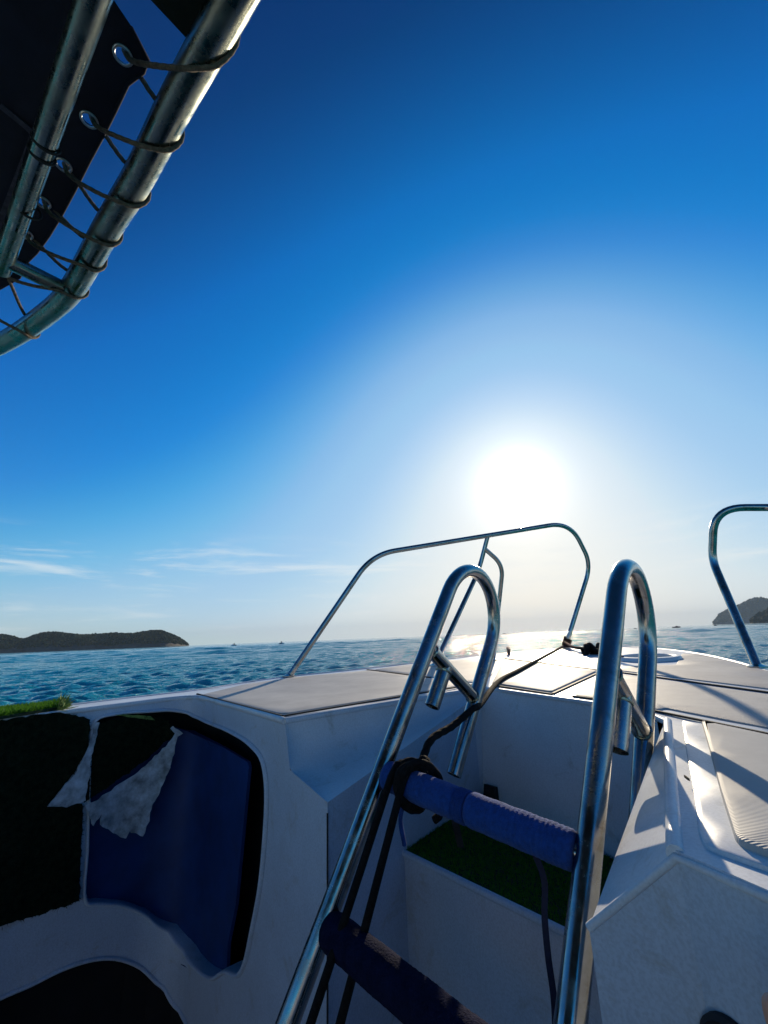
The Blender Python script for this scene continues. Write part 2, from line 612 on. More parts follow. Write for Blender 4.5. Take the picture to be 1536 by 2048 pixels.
M['turf_dark'] = simple('worn_shaded_turf', (0.014, 0.022, 0.012), 0.95, var=0.5, vscale=60, spec=0.1)  # same turf as on the gunwale, the wall's shade painted into its colour
M['turf_base'] = simple('turf_mat_base', (0.012, 0.03, 0.010), 0.95, var=0.4, vscale=40, bmp=0.8, bscale=200, bdist=0.003)
M['straw'] = simple('frayed_straw_fibre', (0.17, 0.24, 0.05), 0.8, var=0.5, vscale=80)
M['plastic_white'] = simple('white_plastic', (0.68, 0.70, 0.72), 0.35, var=0.06, vscale=20)
M['skin'] = simple('skin', (0.80, 0.36, 0.22), 0.5, var=0.08, vscale=60)
M['skin'].node_tree.nodes['Principled BSDF'].inputs['Subsurface Weight'].default_value = 0.4
M['skin'].node_tree.nodes['Principled BSDF'].inputs['Subsurface Radius'].default_value = (0.012, 0.004, 0.002)
M['leaf'] = simple('dry_leaf', (0.05, 0.035, 0.02), 0.8)

# ------------------------------------------------------------------ sea
def water_mat():
    m, t, b = new_mat('sea_water')
    b.inputs['Base Color'].default_value = (0.006, 0.27, 0.325, 1)
    b.inputs['Roughness'].default_value = 0.05
    b.inputs['IOR'].default_value = 1.33
    bump(t, b, noise_tex(t, 0.5, 5, 0.65, vscale=(1, 2.2, 1), dist=0.4), 1.0, 0.12)
    bump(t, b, noise_tex(t, 2.4, 5, 0.65, vscale=(1, 2.4, 1), dist=0.5), 1.0, 0.15)
    bump(t, b, noise_tex(t, 8.0, 3, 0.6, vscale=(1, 1.8, 1), dist=0.3), 0.8, 0.025)
    return m
def build_sea():
    th = np.concatenate([np.arange(-80, 80.01, 0.36), np.arange(82, 279, 2.0)])
    th = np.radians(th)
    r = np.concatenate([[1.5, 3.0, 4.2], 5.0 * 1.0056 ** np.arange(655), 5.0 * 1.0056 ** 655 * 1.0135 ** np.arange(1, 288)])
    r[-1] = 9000.0
    nr = len(r)
    TH, RR = np.meshgrid(th, r)
    X, Y = RR * np.sin(TH), RR * np.cos(TH)
    Z = np.zeros_like(X)
    cell = np.where(RR < 195, RR * 0.0063, RR * 0.0135)
    for k in range(90):
        lam = 0.30 * (1.7 / 0.30) ** (rng.random() ** 1.3)
        d = math.radians(-10) + rng.normal(0, 0.60)
        kx, ky = math.sin(d) * 2 * math.pi / lam, math.cos(d) * 2 * math.pi / lam
        amp = 0.0088 * lam ** 0.7
        fade = np.clip((lam / cell - 2.2) / 3.0, 0, 1)
        ph = X * kx + Y * ky + rng.random() * 6.283
        Z += amp * fade * (np.sin(ph) + 0.22 * np.sin(2 * ph + 1.57))
    far = np.clip((RR - 25.0) / 70.0, 0, 1)
    for k in range(50):
        lam = 1.8 * (24.0 / 1.8) ** rng.random()
        d = math.radians(-10) + rng.normal(0, 0.55)
        kx, ky = math.sin(d) * 2 * math.pi / lam, math.cos(d) * 2 * math.pi / lam
        fade = np.clip((lam / cell - 2.0) / 3.0, 0, 1) * far
        ph = X * kx + Y * ky + rng.random() * 6.283
        Z += 0.0075 * lam ** 0.80 * fade * (np.sin(ph) + 0.25 * np.sin(2 * ph + 1.57))
    Z += SEA
    nt = len(th)
    verts = np.stack([X.ravel(), Y.ravel(), Z.ravel()], 1)
    i, j = np.meshgrid(np.arange(nr - 1), np.arange(nt), indexing='ij')
    j2 = (j + 1) % nt
    F = np.stack([i * nt + j, i * nt + j2, (i + 1) * nt + j2, (i + 1) * nt + j], -1).reshape(-1, 4)
    me = bpy.data.meshes.new('sea')
    me.vertices.add(len(verts) + 1)
    vv = np.concatenate([verts, [[0, 0, SEA]]])
    me.vertices.foreach_set('co', vv.ravel())
    cap = np.stack([np.full(nt, len(verts)), np.arange(nt), (np.arange(nt) + 1) % nt], 1)
    nl = F.size + cap.size
    me.loops.add(nl)
    me.loops.foreach_set('vertex_index', np.concatenate([F.ravel(), cap.ravel()]).astype(np.int32))
    me.polygons.add(len(F) + len(cap))
    starts = np.concatenate([np.arange(len(F)) * 4, F.size + np.arange(len(cap)) * 3]).astype(np.int32)
    me.polygons.foreach_set('loop_start', starts)
    me.update(calc_edges=True)
    me.validate()
    me.shade_smooth()
    me.materials.append(water_mat())
    o = bpy.data.objects.new('sea', me)
    COL.objects.link(o)
    o['kind'] = 'structure'
    o['label'] = 'rippled blue green sea reaching the horizon'
    if me.polygons[0].normal.z < 0:
        me.flip_normals()
build_sea()

# ------------------------------------------------------------------ islands
def forest_mat(name, lo, hi):
    return simple(name, tuple((a + b) / 2 for a, b in zip(lo, hi)), 0.95, var=0.5, vscale=0.05, spec=0.1)
M['rock'] = simple('shore_rock', (0.07, 0.06, 0.05), 0.9, var=0.4, vscale=0.08)
ICO = None
def ico_data():
    global ICO
    if ICO is None:
        bm = bmesh.new()
        bmesh.ops.create_icosphere(bm, subdivisions=1, radius=1.0)
        bm.verts.ensure_lookup_table()
        ICO = (np.array([v.co[:] for v in bm.verts]), np.array([[v.index for v in f.verts] for f in bm.faces]))
        bm.free()
    return ICO
def island(label, dist, prof, thick, mat, nt, rc, forest_label):
    """prof: list of (photo x, photo y) along the skyline; the island stands at a distance in metres"""
    xs = np.array([p[0] for p in prof], float)
    P = [ray(x, y) for x, y in prof]
    az = np.array([math.atan2(p[0], p[1]) for p in P])
    hh = np.array([max(0.5, p[2] / math.hypot(p[0], p[1]) * dist) for p in P]) - SEA
    nu, nv = 110, 26
    A_ = np.linspace(az[0], az[-1], nu)
    H = np.interp(A_, az, hh)
    verts, faces = [], []
    lx = np.sin(A_) * dist
    ly = np.cos(A_) * dist
    def height(iu, v):                           # v 0..1 across the island's depth
        h0 = np.interp(iu, np.arange(nu), H)
        s = math.sin(math.pi * min(max(v, 0), 1)) ** 0.55
        return h0 * s * (0.93 + 0.07 * math.sin(iu * 0.37 + v * 9)) + SEA
    for i in range(nu):
        taper = min(1.0, 0.25 + H[i] / max(H))
        for j in range(nv):
            v = j / (nv - 1)
            d = (v - 0.5) * thick * taper
            k = (dist + d) / dist
            verts.append((lx[i] * k, ly[i] * k, height(i, v) - (0.6 if j in (0, nv - 1) else 0)))
    for i in range(nu - 1):
        for j in range(nv - 1):
            faces.append((i * nv + j, (i + 1) * nv + j, (i + 1) * nv + j + 1, i * nv + j + 1))
    o = mesh_obj('island', verts, faces, M['rock'], None, smooth=True)
    o['kind'] = 'structure'
    o['label'] = label
    iv, jf = ico_data()
    TV, TF = [], []
    cnt = 0
    while cnt < nt:
        iu, v = rng.random() * (nu - 1), 0.03 + rng.random() * 0.62
        h0 = np.interp(iu, np.arange(nu), H)
        if h0 < 2.5 * rc * 0.5:
            continue
        taper = min(1.0, 0.25 + h0 / max(H))
        d = (v - 0.5) * thick * taper
        k = (dist + d) / dist
        z = height(iu, v)
        if z - SEA < 3.0:
            continue
        x, y = np.interp(iu, np.arange(nu), lx) * k, np.interp(iu, np.arange(nu), ly) * k
        s = rc * (0.6 + rng.random() * 0.8)
        jit = 1 + rng.normal(0, 0.22, (len(iv), 1))
        q = iv * jit * np.array([s, s, s * (0.75 + 0.5 * rng.random())]) + np.array([x, y, z + 0.15 * s])
        TF.append(jf + len(iv) * cnt)
        TV.append(q)
        cnt += 1
    f = mesh_obj('forest', np.concatenate(TV), np.concatenate(TF), mat, o)
    f['kind'] = 'stuff'
    f['label'] = forest_label
    return o
FG = forest_mat('island_forest', (0.012, 0.026, 0.013), (0.026, 0.044, 0.020))
island('low wooded headland on the left horizon ending in a steep point', 1500.0,
       [(-420, 1282), (-300, 1270), (-180, 1262), (-80, 1266), (0, 1270), (25, 1273), (48, 1277), (70, 1269), (90, 1266), (120, 1267), (160, 1268), (200, 1270), (235, 1267),
        (270, 1265), (300, 1263), (322, 1262), (340, 1266), (354, 1272), (366, 1281), (374, 1288), (378, 1291)], 330.0, FG, 9000, 3.0,
       'dark green forest covering the left headland')
island('hazy blue island rising behind the right bow rail', 5400.0,
       [(1424, 1249), (1432, 1243), (1440, 1232), (1452, 1225), (1462, 1219), (1475, 1210), (1488, 1206), (1505, 1201), (1522, 1197), (1545, 1195), (1600, 1194), (1680, 1196), (1760, 1204), (1860, 1222), (1900, 1232)], 900.0, FG, 4200, 15.0,
       'hazy forest on the far right island')
island('small dark islet at the right edge before the hazy island', 2300.0,
       [(1500, 1246), (1508, 1240), (1516, 1233), (1526, 1228), (1540, 1222), (1570, 1217), (1620, 1220), (1680, 1235), (1700, 1241)], 330.0, FG, 1500, 8.0,
       'dark forest on the small right islet')

# ------------------------------------------------------------------ the boat
boat = thing('speedboat', 'white open speedboat seen from its cockpit with foredeck and steel bow rails', 'boat')

# plan outline of the deck edge (port, aft to bow, then starboard)
outer_px = [(390, 1381), (480, 1367), (575, 1354), (700, 1341), (800, 1330), (900, 1318), (1000, 1307), (1100, 1299), (1200, 1294), (1260, 1294),
            (1330, 1299), (1400, 1308), (1470, 1323), (1536, 1343)]
OUT = [(2.02, -2.6), (2.03, -1.0), (2.03, 0.4), (2.03, 0.8)] + [ta(deck(*q)) for q in outer_px] + [(-0.09, 1.75), (-0.14, 1.35), (-0.17, 0.95)]
OUT = [np.array(p) for p in OUT]
OUT = [np.array(p) for p in spline([(*p, 0) for p in OUT], 5)]
OUT = [p[:2] for p in OUT]

a_pt = deck(570, 1437)                           # top corner of bulkhead and walkway
nb_dir = (deck(400, 1392) - a_pt) * V(1, 1, 0)
nb_dir /= np.linalg.norm(nb_dir)
nb = V(nb_dir[1], -nb_dir[0], 0)
K2 = on_plane(655, 1605, a_pt, nb)               # lower corner of the bulkhead by the walkway
C_c = on_plane(580, 1540, a_pt, nb)
b_pt = deck(965, 1373)                           # port front corner of the walkway
wd = (b_pt - K2) * V(1, 1, 0)
wn_ = V(wd[1], -wd[0], 0) / np.linalg.norm(wd)
e_pt = on_plane(945, 1399, K2, wn_)
D_pt = deck(1335, 1440)
F_pt = deck(1312, 1430)
m_pt = deck(1200, 1405)
C_pt = at_level(1350, 1700, -0.220)
S_pt = deck(1536, 1468)
box_n = np.cross(C_pt - D_pt, S_pt - D_pt)
box_n /= np.linalg.norm(box_n)
box_n *= np.sign(box_n[2])
def box_px(x, y):
    return on_plane(x, y, D_pt, box_n)
def box_map(t, a, up):
    p = bp(t, a, 0.0)
    p[2] = D_pt[2] - (box_n[0] * (p[0] - D_pt[0]) + box_n[1] * (p[1] - D_pt[1])) / box_n[2]
    return p + box_n * up
E_pt = on_plane(1178, 1855, C_pt, AX)

# inner edge of the port cockpit wall (plan), walkway corner first
WALL = [ta(K2), ta(a_pt), (1.30, 0.862), (1.52, 0.91), (1.74, 0.955), (1.83, 0.94), (1.868, 0.86), (1.875, 0.72), (1.88, 0.5), (1.86, 0.30), (1.85, -0.4), (1.85, -2.6)]
WALL = [np.array(p) for p in WALL]

deck_outline = [tuple(p) for p in OUT] + [ta(S_pt), ta(D_pt), ta(F_pt), ta(m_pt), ta(b_pt), ta(a_pt)] + [tuple(p) for p in WALL[2:]]
hatch_c = ta(deck(1297, 1319))
HR = 0.118
hatch_hole = [(hatch_c[0] + HR * math.cos(k / 32 * 6.28319), hatch_c[1] + HR * math.sin(k / 32 * 6.28319)) for k in range(32)]
vo, tr = poly_fill(deck_outline, [hatch_hole], 0.09)
mesh_obj('foredeck', [bp(p[0], p[1]) for p in vo], tr, M['gelcoat'], boat, smooth=True)

# hull sides below the deck edge
hv, hf = [], []
star = [np.array(p) for p in [(-0.18, 0.5), (-0.18, -1.0), (-0.18, -2.6)]]
HO = OUT + star
for (t, a) in HO:
    for z, k in ((None, 1.0), (-0.30, 1.012), (-0.70, 1.0), (-1.63, 0.96), (-2.2, 0.55)):
        c = np.array([0.93, 0.0])
        tt = c[0] + (t - c[0]) * k
        aa = a * (1 if k > 1 else (1 - (1 - k) * 0.35)) if a > 0 else a
        zz = deck_z(a) - 0.001 if z is None else z + (deck_z(a) + 0.2)
        p = bp(tt, aa, zz)
        hv.append(p)
for i in range(len(HO) - 1):
    for k in range(4):
        hf.append((i * 5 + k, (i + 1) * 5 + k, (i + 1) * 5 + k + 1, i * 5 + k + 1))
hull = mesh_obj('hull', hv, hf, M['gelcoat'], boat, smooth=True)
tube('rub_rail', [bp(t, a) + V(0, 0, -0.028) for t, a in HO], 0.020, M['dark'], boat, seg=10)
tube('gunwale_lip', [bp(t, a) + V(0, 0, -0.005) for t, a in HO], 0.010, M['gelcoat'], boat, seg=10)

# starboard side deck beside the photographer, transom and cockpit sole
sg = [bp(-0.18, 0.66, -0.262), bp(-0.06, 0.66, -0.262), bp(-0.06, -2.6, -0.262), bp(-0.18, -2.6, -0.262)]
mesh_obj('side_deck', sg + [bp(-0.06, 0.66, FLOOR), bp(-0.06, -2.6, FLOOR)], [(0, 1, 2, 3), (1, 4, 5, 2)], M['gelcoat'], boat)
mesh_obj('transom', [bp(2.0, -2.6, -0.2), bp(-0.18, -2.6, -0.2), bp(-0.1, -2.6, -1.7), bp(1.9, -2.6, -1.7)], [(0, 1, 2, 3)], M['gelcoat'], boat)
mesh_obj('cockpit_sole', [bp(2.0, -2.6, FLOOR), bp(-0.18, -2.6, FLOOR), bp(-0.18, 1.4, FLOOR), bp(2.0, 1.4, FLOOR)], [(0, 1, 2, 3)], M['liner'], boat)

# --- port wall of the cockpit with its two openings, laid out along the wall
wlen = [0.0]
for i in range(1, len(WALL)):
    wlen.append(wlen[-1] + float(np.linalg.norm(WALL[i] - WALL[i - 1])))
def wall_point(s, z, off=0.0):
    """off: positive towards the cockpit"""
    s = min(max(s, wlen[0] + 1e-6), wlen[-1] - 1e-6)
    i = max(k for k in range(len(wlen) - 1) if wlen[k] <= s)
    f = (s - wlen[i]) / (wlen[i + 1] - wlen[i])
    q = WALL[i] * (1 - f) + WALL[i + 1] * f
    def nrm(k):
        d = WALL[k + 1] - WALL[k]
        d = d / np.linalg.norm(d)
        return np.array([-d[1], d[0]])           # plan normal (t, a)
    n0 = nrm(i)
    n1 = nrm(i + 1) if i + 2 < len(WALL) else n0
    np_ = nrm(i - 1) if i > 0 else n0
    n = n0 + (n1 * max(0, f - 0.5) + np_ * max(0, 0.5 - f))
    n /= np.linalg.norm(n)
    q = q - n * off if WALL_FLIP else q + n * off
    return bp(q[0], q[1], z)
WALL_FLIP = False
_t = wall_point(0.5, 0, 0.1)
if np.linalg.norm(_t[:2]) > np.linalg.norm(wall_point(0.5, 0)[:2]):
    WALL_FLIP = True
def wall_px(x, y):
    """photo position on the wall as (run along the wall, height)"""
    d = ray(x, y)
    best = None
    for i in range(len(WALL) - 1):
        p0, p1 = bp(*WALL[i], 0.0), bp(*WALL[i + 1], 0.0)
        e = p1 - p0
        n = V(e[1], -e[0], 0)
        den = d @ n
        if abs(den) < 1e-9:
            continue
        k = (p0 @ n) / den
        if k <= 0:
            continue
        q = d * k
        f = ((q - p0) @ e) / (e @ e)
        if -0.02 <= f <= 1.02 and (best is None or k < best[0]):
            best = (k, wlen[i] + f * (wlen[i + 1] - wlen[i]), q[2])
    return (best[1], best[2])
s_a = wlen[1]
def sp2(pts, per=6):
    return [tuple(p[:2]) for p in spline([(*p, 0) for p in pts], per)]
top_hole_px = [(185, 1500), (192, 1444), (235, 1431), (300, 1426), (345, 1424), (400, 1440), (462, 1467), (503, 1494), (527, 1527), (534, 1580), (530, 1680), (521, 1770), (505, 1855), (492, 1915), (478, 1943),
               (450, 1937), (421, 1951), (370, 1897), (325, 1852), (290, 1824), (250, 1808), (200, 1803), (176, 1801), (178, 1700)]
low_hole_px = [(-150, 2150), (-60, 2030), (0, 2001), (60, 1975), (120, 1945), (180, 1925), (230, 1922), (280, 1940), (320, 1975), (350, 2015), (378, 2060), (400, 2120), (410, 2180)]
hole1 = sp2([wall_px(*q) for q in top_hole_px] + [wall_px(*top_hole_px[0])], 4)[:-1]
hole2 = sp2([wall_px(*q) for q in low_hole_px], 4)
lowz = FLOOR + 0.005
hole2 = [(s, max(z, lowz + 0.03)) for s, z in hole2]
hole2 += [(hole2[-1][0], lowz + 0.03), (hole2[0][0], lowz + 0.03)]
_h = []
for p in hole2:
    if not _h or abs(p[0] - _h[-1][0]) + abs(p[1] - _h[-1][1]) > 1e-4:
        _h.append(p)
hole2 = _h
cz = C_c[2]
s_c = float(np.linalg.norm((C_c - K2)[:2]))
wall_out = [(0.0, lowz), (0.0, K2[2]), (s_c, cz), (s_a, -0.2)] + [(s, -0.2) for s in wlen[2:]] + [(wlen[-1], lowz)]
vo, tr = poly_fill(wall_out, [hole1, hole2], 0.045)
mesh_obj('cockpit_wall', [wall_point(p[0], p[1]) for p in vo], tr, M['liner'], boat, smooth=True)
# returned lips of the openings
def lip(name, hole, depth, bulge):
    H = [np.array(h) for h in hole]
    verts, faces = [], []
    m = len(H)
    prof = [(0.0, 0.0), (bulge * 0.7, 0.25), (bulge, 0.6), (bulge * 0.7, 1.0), (0.0, 1.2), (-depth * 0.5, 1.2), (-depth, 1.2)]
    cen = np.mean(H, 0)
    for i in range(m):
        e = H[(i + 1) % m] - H[i - 1]
        e /= np.linalg.norm(e) + 1e-9
        n = np.array([-e[1], e[0]])
        if not inside(np.array(hole), *(H[i] + n * 0.004)):
            n = -n
        for off, k in prof:
            q = H[i] + n * (k * 0.010 - 0.012)
            verts.append(wall_point(q[0], q[1], off + 0.001))
    k = len(prof)
    for i in range(m):
        for j in range(k - 1):
            i2 = (i + 1) % m
            faces.append((i * k + j, i2 * k + j, i2 * k + j + 1, i * k + j + 1))
    return mesh_obj(name, verts, faces, M['liner'], boat, smooth=True)
lip('opening_lip', hole1, 0.05, 0.010)
lip('opening_lip', hole2, 0.05, 0.008)
# locker space behind the openings, its darkness painted near-black
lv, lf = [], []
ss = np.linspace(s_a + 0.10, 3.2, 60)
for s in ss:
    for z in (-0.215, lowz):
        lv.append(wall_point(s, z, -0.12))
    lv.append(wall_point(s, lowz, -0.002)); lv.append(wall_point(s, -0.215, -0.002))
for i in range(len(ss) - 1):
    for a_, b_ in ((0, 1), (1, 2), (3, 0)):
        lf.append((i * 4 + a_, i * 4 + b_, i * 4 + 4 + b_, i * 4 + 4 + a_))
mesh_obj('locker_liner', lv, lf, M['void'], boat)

# --- walkway: port chamfer, port wall, front wall, starboard wall
mid1 = (a_pt + b_pt) / 2
fv = [a_pt, C_c, K2, e_pt, b_pt]
rows = []
nR = 12
for k in range(nR + 1):
    f = k / nR
    up_ = a_pt * (1 - f) + b_pt * f
    lo_ = K2 * (1 - f) + e_pt * f
    md = (up_ + lo_) / 2 + (C_c - (a_pt + K2) / 2) * (1 - f) + V(0, 0, -0.012) * math.sin(f * math.pi)
    rows.append([up_] + [((1 - u) ** 2 * up_ + 2 * u * (1 - u) * (2 * md - (up_ + lo_) / 2) + u * u * lo_) for u in (0.2, 0.4, 0.6, 0.8)] + [lo_])
cv = [p for r_ in rows for p in r_]
cf = [(i * 6 + j, i * 6 + 6 + j, i * 6 + 7 + j, i * 6 + 1 + j) for i in range(nR) for j in range(5)]
mesh_obj('walkway_chamfer', cv, cf, M['gelcoat'], boat, smooth=True)
K0, e0 = K2 * 1, e_pt * 1
K0[2] = e0[2] = FLOOR
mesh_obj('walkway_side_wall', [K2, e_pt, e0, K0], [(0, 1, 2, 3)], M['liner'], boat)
ZS = -0.535
fw_top = [b_pt, m_pt, F_pt]
fw = []
for p in fw_top:
    q = p - AX * 0.09
    q[2] = -0.60
    fw.append(q)
e_top = e_pt
front = [b_pt, m_pt, F_pt] + fw
mesh_obj('walkway_front_wall', front + [e_pt], [(0, 1, 4, 3), (1, 2, 5, 4), (6, 0, 3)], M['gelcoat'], boat)
lowE = E_pt * 1
lowF = F_pt - TP * 0.015
lowF[2] -= 0.012
for p_ in (1,):
    pass
mesh_obj('walkway_chamfer', [D_pt, C_pt, E_pt, lowF], [(0, 1, 2, 3)], M['gelcoat'], boat)
Eb, Fb = E_pt * 1, lowF * 1
Eb[2] = Fb[2] = FLOOR
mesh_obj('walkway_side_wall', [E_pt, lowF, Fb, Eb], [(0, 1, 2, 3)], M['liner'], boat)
# step with its turf
sl, sr = on_plane(808, 1700, K2, wn_), at_level(1140, 1870, ZS)
sl[2] = ZS
dirs = (sr - sl)
right_n = np.cross(lowF - E_pt, V(0, 0, 1))
kk = ((E_pt - sl) @ right_n) / (dirs @ right_n)
sr = sl + dirs * kk
bl = on_plane(882, 1640, K2, wn_); bl[2] = ZS
br = fw[2] * 1; br[2] = ZS
bm_ = fw[1] * 1; bm_[2] = ZS
blf = fw[0] * 1; blf[2] = ZS
slb, srb = sl * 1, sr * 1
slb[2] = srb[2] = FLOOR
step = mesh_obj('walkway_step', [sl, sr, br, bm_, blf, bl, slb, srb], [(0, 1, 2, 3, 4, 5), (0, 6, 7, 1)], M['liner'], boat)
tube('step_nosing', [sl, sr], 0.008, M['liner'], step, seg=10)

# box on the starboard side: top, aft face, pads
R_pt = box_px(1536, 1780)
edge_dir = (R_pt - C_pt) / np.linalg.norm(R_pt - C_pt)
R2 = box_map(-0.175, 0.60, 0)
cor = [ta(D_pt), ta(C_pt), ta(R_pt), (-0.175, ta(R_pt)[1] - 0.10), (-0.17, 0.95), ta(S_pt)]
vo, tr = poly_fill(cor, step=0.05)
mesh_obj('side_console_top', [box_map(p[0], p[1], 0) for p in vo], tr, M['gelcoat'], boat, smooth=True)
fr = [C_pt, R_pt, box_map(cor[3][0], cor[3][1], 0)]
frb = [p * 1 for p in fr]
for p in frb:
    p[2] = FLOOR
E0 = E_pt * 1
E0[2] = FLOOR
mesh_obj('side_console_face', [E_pt] + fr + [E0] + frb, [(0, 1, 5, 4), (1, 2, 6, 5), (2, 3, 7, 6)], M['liner'], boat)
# bright rolled edges
def lipline(name, pts, r):
    return tube(name, pts, r, M['gelcoat'], boat, seg=10)
inner_edge = [bp(*WALL[k]) for k in range(len(WALL) - 1, 1, -1)]
lipline('coaming_edge', [p + V(0, 0, -0.006) for p in spline(inner_edge + [a_pt], 4)], 0.009)
lipline('coaming_edge', [a_pt + V(0, 0, -0.006), b_pt + V(0, 0, -0.006)], 0.008)
lipline('coaming_edge', [p + V(0, 0, -0.006) for p in (b_pt, m_pt, F_pt, D_pt)], 0.007)
lipline('console_edge', [D_pt + V(0, 0, -0.004), C_pt + V(0, 0, -0.004)], 0.009)
lipline('console_edge', [E_pt, C_pt + V(0, 0, -0.006), R_pt + V(0, 0, -0.006), fr[2] + V(0, 0, -0.006)], 0.0045)
pad1 = [(1364, 1444), (1372, 1500), (1386, 1580), (1398, 1672), (1408, 1696), (1440, 1710), (1536, 1744), (1700, 1800), (1700, 1506), (1536, 1474)]
pad1 = round_poly([(*ta(box_px(*q)), 0) for q in pad1], 0.012)
slab('console_pad', [p[:2] for p in pad1], box_map, M['gelcoat'], boat, 0.005, 0.005, 0.004, 0.05)
pad2 = [(1405, 1453), (1424, 1520), (1445, 1600), (1474, 1694), (1486, 1707), (1536, 1727), (1690, 1785), (1690, 1520), (1536, 1482), (1470, 1467)]
pad2 = round_poly([(*ta(box_px(*q)), 0) for q in pad2], 0.010)
slab('nonskid_pad', [p[:2] for p in pad2], box_map, M['ribbed'], boat, 0.013, 0.006, 0.007, 0.05)

# nonskid deck pads and the dark joints between them
def pad(pxs, r=0.03, h=0.004):
    o = round_poly([(*ta(deck(*q)), 0) for q in pxs], r)
    return slab('nonskid_pad', [p[:2] for p in o], deck_map, M['nonskid'], boat, h, 0.003, 0.003, 0.12)
pad([(402, 1391), (563, 1430), (940, 1369), (858, 1358), (738, 1342), (585, 1356), (485, 1371)])
pad([(748, 1340), (868, 1356), (950, 1367), (985, 1350), (1000, 1322), (900, 1321), (800, 1332)])
pad([(1148, 1392), (1198, 1399), (1318, 1422), (1330, 1418), (1536, 1458), (1750, 1500), (1750, 1426), (1536, 1391), (1242, 1350), (1205, 1352)])
pad([(1215, 1341), (1240, 1342), (1536, 1379), (1640, 1393), (1560, 1350), (1480, 1328), (1400, 1310), (1365, 1308), (1352, 1331), (1240, 1334)])
lid = round_poly([(*ta(deck(*q)), 0) for q in [(1008, 1320), (1195, 1343), (1103, 1386), (984, 1368)]], 0.02)
slab('anchor_locker_lid', [p[:2] for p in lid], deck_map, M['nonskid'], boat, 0.006, 0.003, 0.005, 0.12)
def joint(a, b, w=0.007):
    A_, B_ = deck(*a), deck(*b)
    strip('deck_joint', [A_ * (1 - k / 8) + B_ * k / 8 + V(0, 0, 0.0005) for k in range(9)], w, 0.0045, M['dark'], boat)
joint((735, 1340), (860, 1356), 0.012)
joint((1010, 1317.5), (1203, 1342), 0.012)
joint((1199, 1346), (1106, 1389), 0.008)
joint((1238, 1345.5), (1700, 1409), 0.008)
joint((1310, 1424), (1700, 1505), 0.006)
joint((394, 1389), (565, 1434), 0.006)
joint((567, 1434), (955, 1369), 0.005)
joint((985, 1372), (1104, 1390), 0.005)
joint((1145, 1394), (1205, 1402), 0.005)

# round hatch, open
hp = bp(*hatch_c)
hat = bpy.data.objects.new('deck_hatch', None)
COL.objects.link(hat)
hat.parent = boat
ring = []
def ringmesh(name, prof, mat, par, c, n=40):
    verts, faces = [], []
    for k in range(n):
        w = 2 * math.pi * k / n
        for r_, z in prof:
            t, a = c[0] + r_ * math.cos(w), c[1] + r_ * math.sin(w)
            p = bp(t, a); p[2] += z
            verts.append(p)
    m = len(prof)
    for k in range(n):
        for j in range(m - 1):
            k2 = (k + 1) % n
            faces.append((k * m + j, k2 * m + j, k2 * m + j + 1, k * m + j + 1))
    return mesh_obj(name, verts, faces, mat, par, smooth=True, auto=45)
ringmesh('hatch_rim', [(0.146, 0.001), (0.146, 0.010), (0.140, 0.018), (0.122, 0.020), (0.116, 0.016), (0.114, -0.03), (0.114, -0.10)], M['plastic_white'], hat, hatch_c)
ringmesh('hatch_well', [(0.1135, -0.06), (0.10, -0.08), (0.0, -0.082)], M['void'], hat, hatch_c, 32)  # shallow bowl painted near-black for the unlit depth of the hatch

# bow rails
RAILR = 0.0165
def rail_tube(name, pts, r, parent, rad=0.12, n=10):
    return tube(name, fillet(pts, rad, n), r, M['steel'], parent, seg=18)
def flange(p, parent, r=0.034):
    c = ta(p)
    ringmesh('base_flange', [(r, 0.004), (r, 0.008), (r * 0.6, 0.013), (RAILR * 0.8, 0.016)], M['steel'], parent, c, 20)
prail = bpy.data.objects.new('bow_rail', None)
COL.objects.link(prail); prail.parent = boat
prail['label'] = 'polished steel bow rail on the port side, whole in view'
foot0 = deck(577, 1354)
footF = deck(1130, 1297)
rail_tube('top_tube', [foot0, at_depth(744, 1109, 2.70), at_depth(1140, 1044, 3.25), at_depth(1182, 1128, 3.42), footF], RAILR, prail, [0.16, 0.20, 0.14], 12)
flange(foot0, prail); flange(footF, prail)
topm = at_depth(975, 1074, 3.0)
footA = deck(868, 1333)
footB = deck(986, 1322)
rail_tube('post', [topm, at_depth(958, 1140, 2.96), footA], RAILR * 0.92, prail, 0.1)
rail_tube('brace', [at_depth(970, 1098, 2.98), at_depth(1006, 1130, 3.0), at_depth(997, 1215, 3.0), footB], RAILR * 0.92, prail, [0.10, 0.08])
flange(footA, prail); flange(footB, prail)
srail = bpy.data.objects.new('bow_rail', None)
COL.objects.link(srail); srail.parent = boat
srail['label'] = 'polished steel bow rail on the starboard side, cut by the right edge'
footS = deck(1516, 1336)
bend1 = at_depth(1413, 1100, 1.98)
bend2 = at_depth(1440, 1015, 1.96)
rail_tube('top_tube', [footS, at_depth(1424, 1120, 1.98), at_depth(1428, 1015, 1.96), at_depth(1560, 1015, 1.88), V(1.50, 1.40, 0.37), bp(-0.13, 1.72)], RAILR, srail, [0.06, 0.12, 0.1, 0.12], 10)
flange(footS, srail)

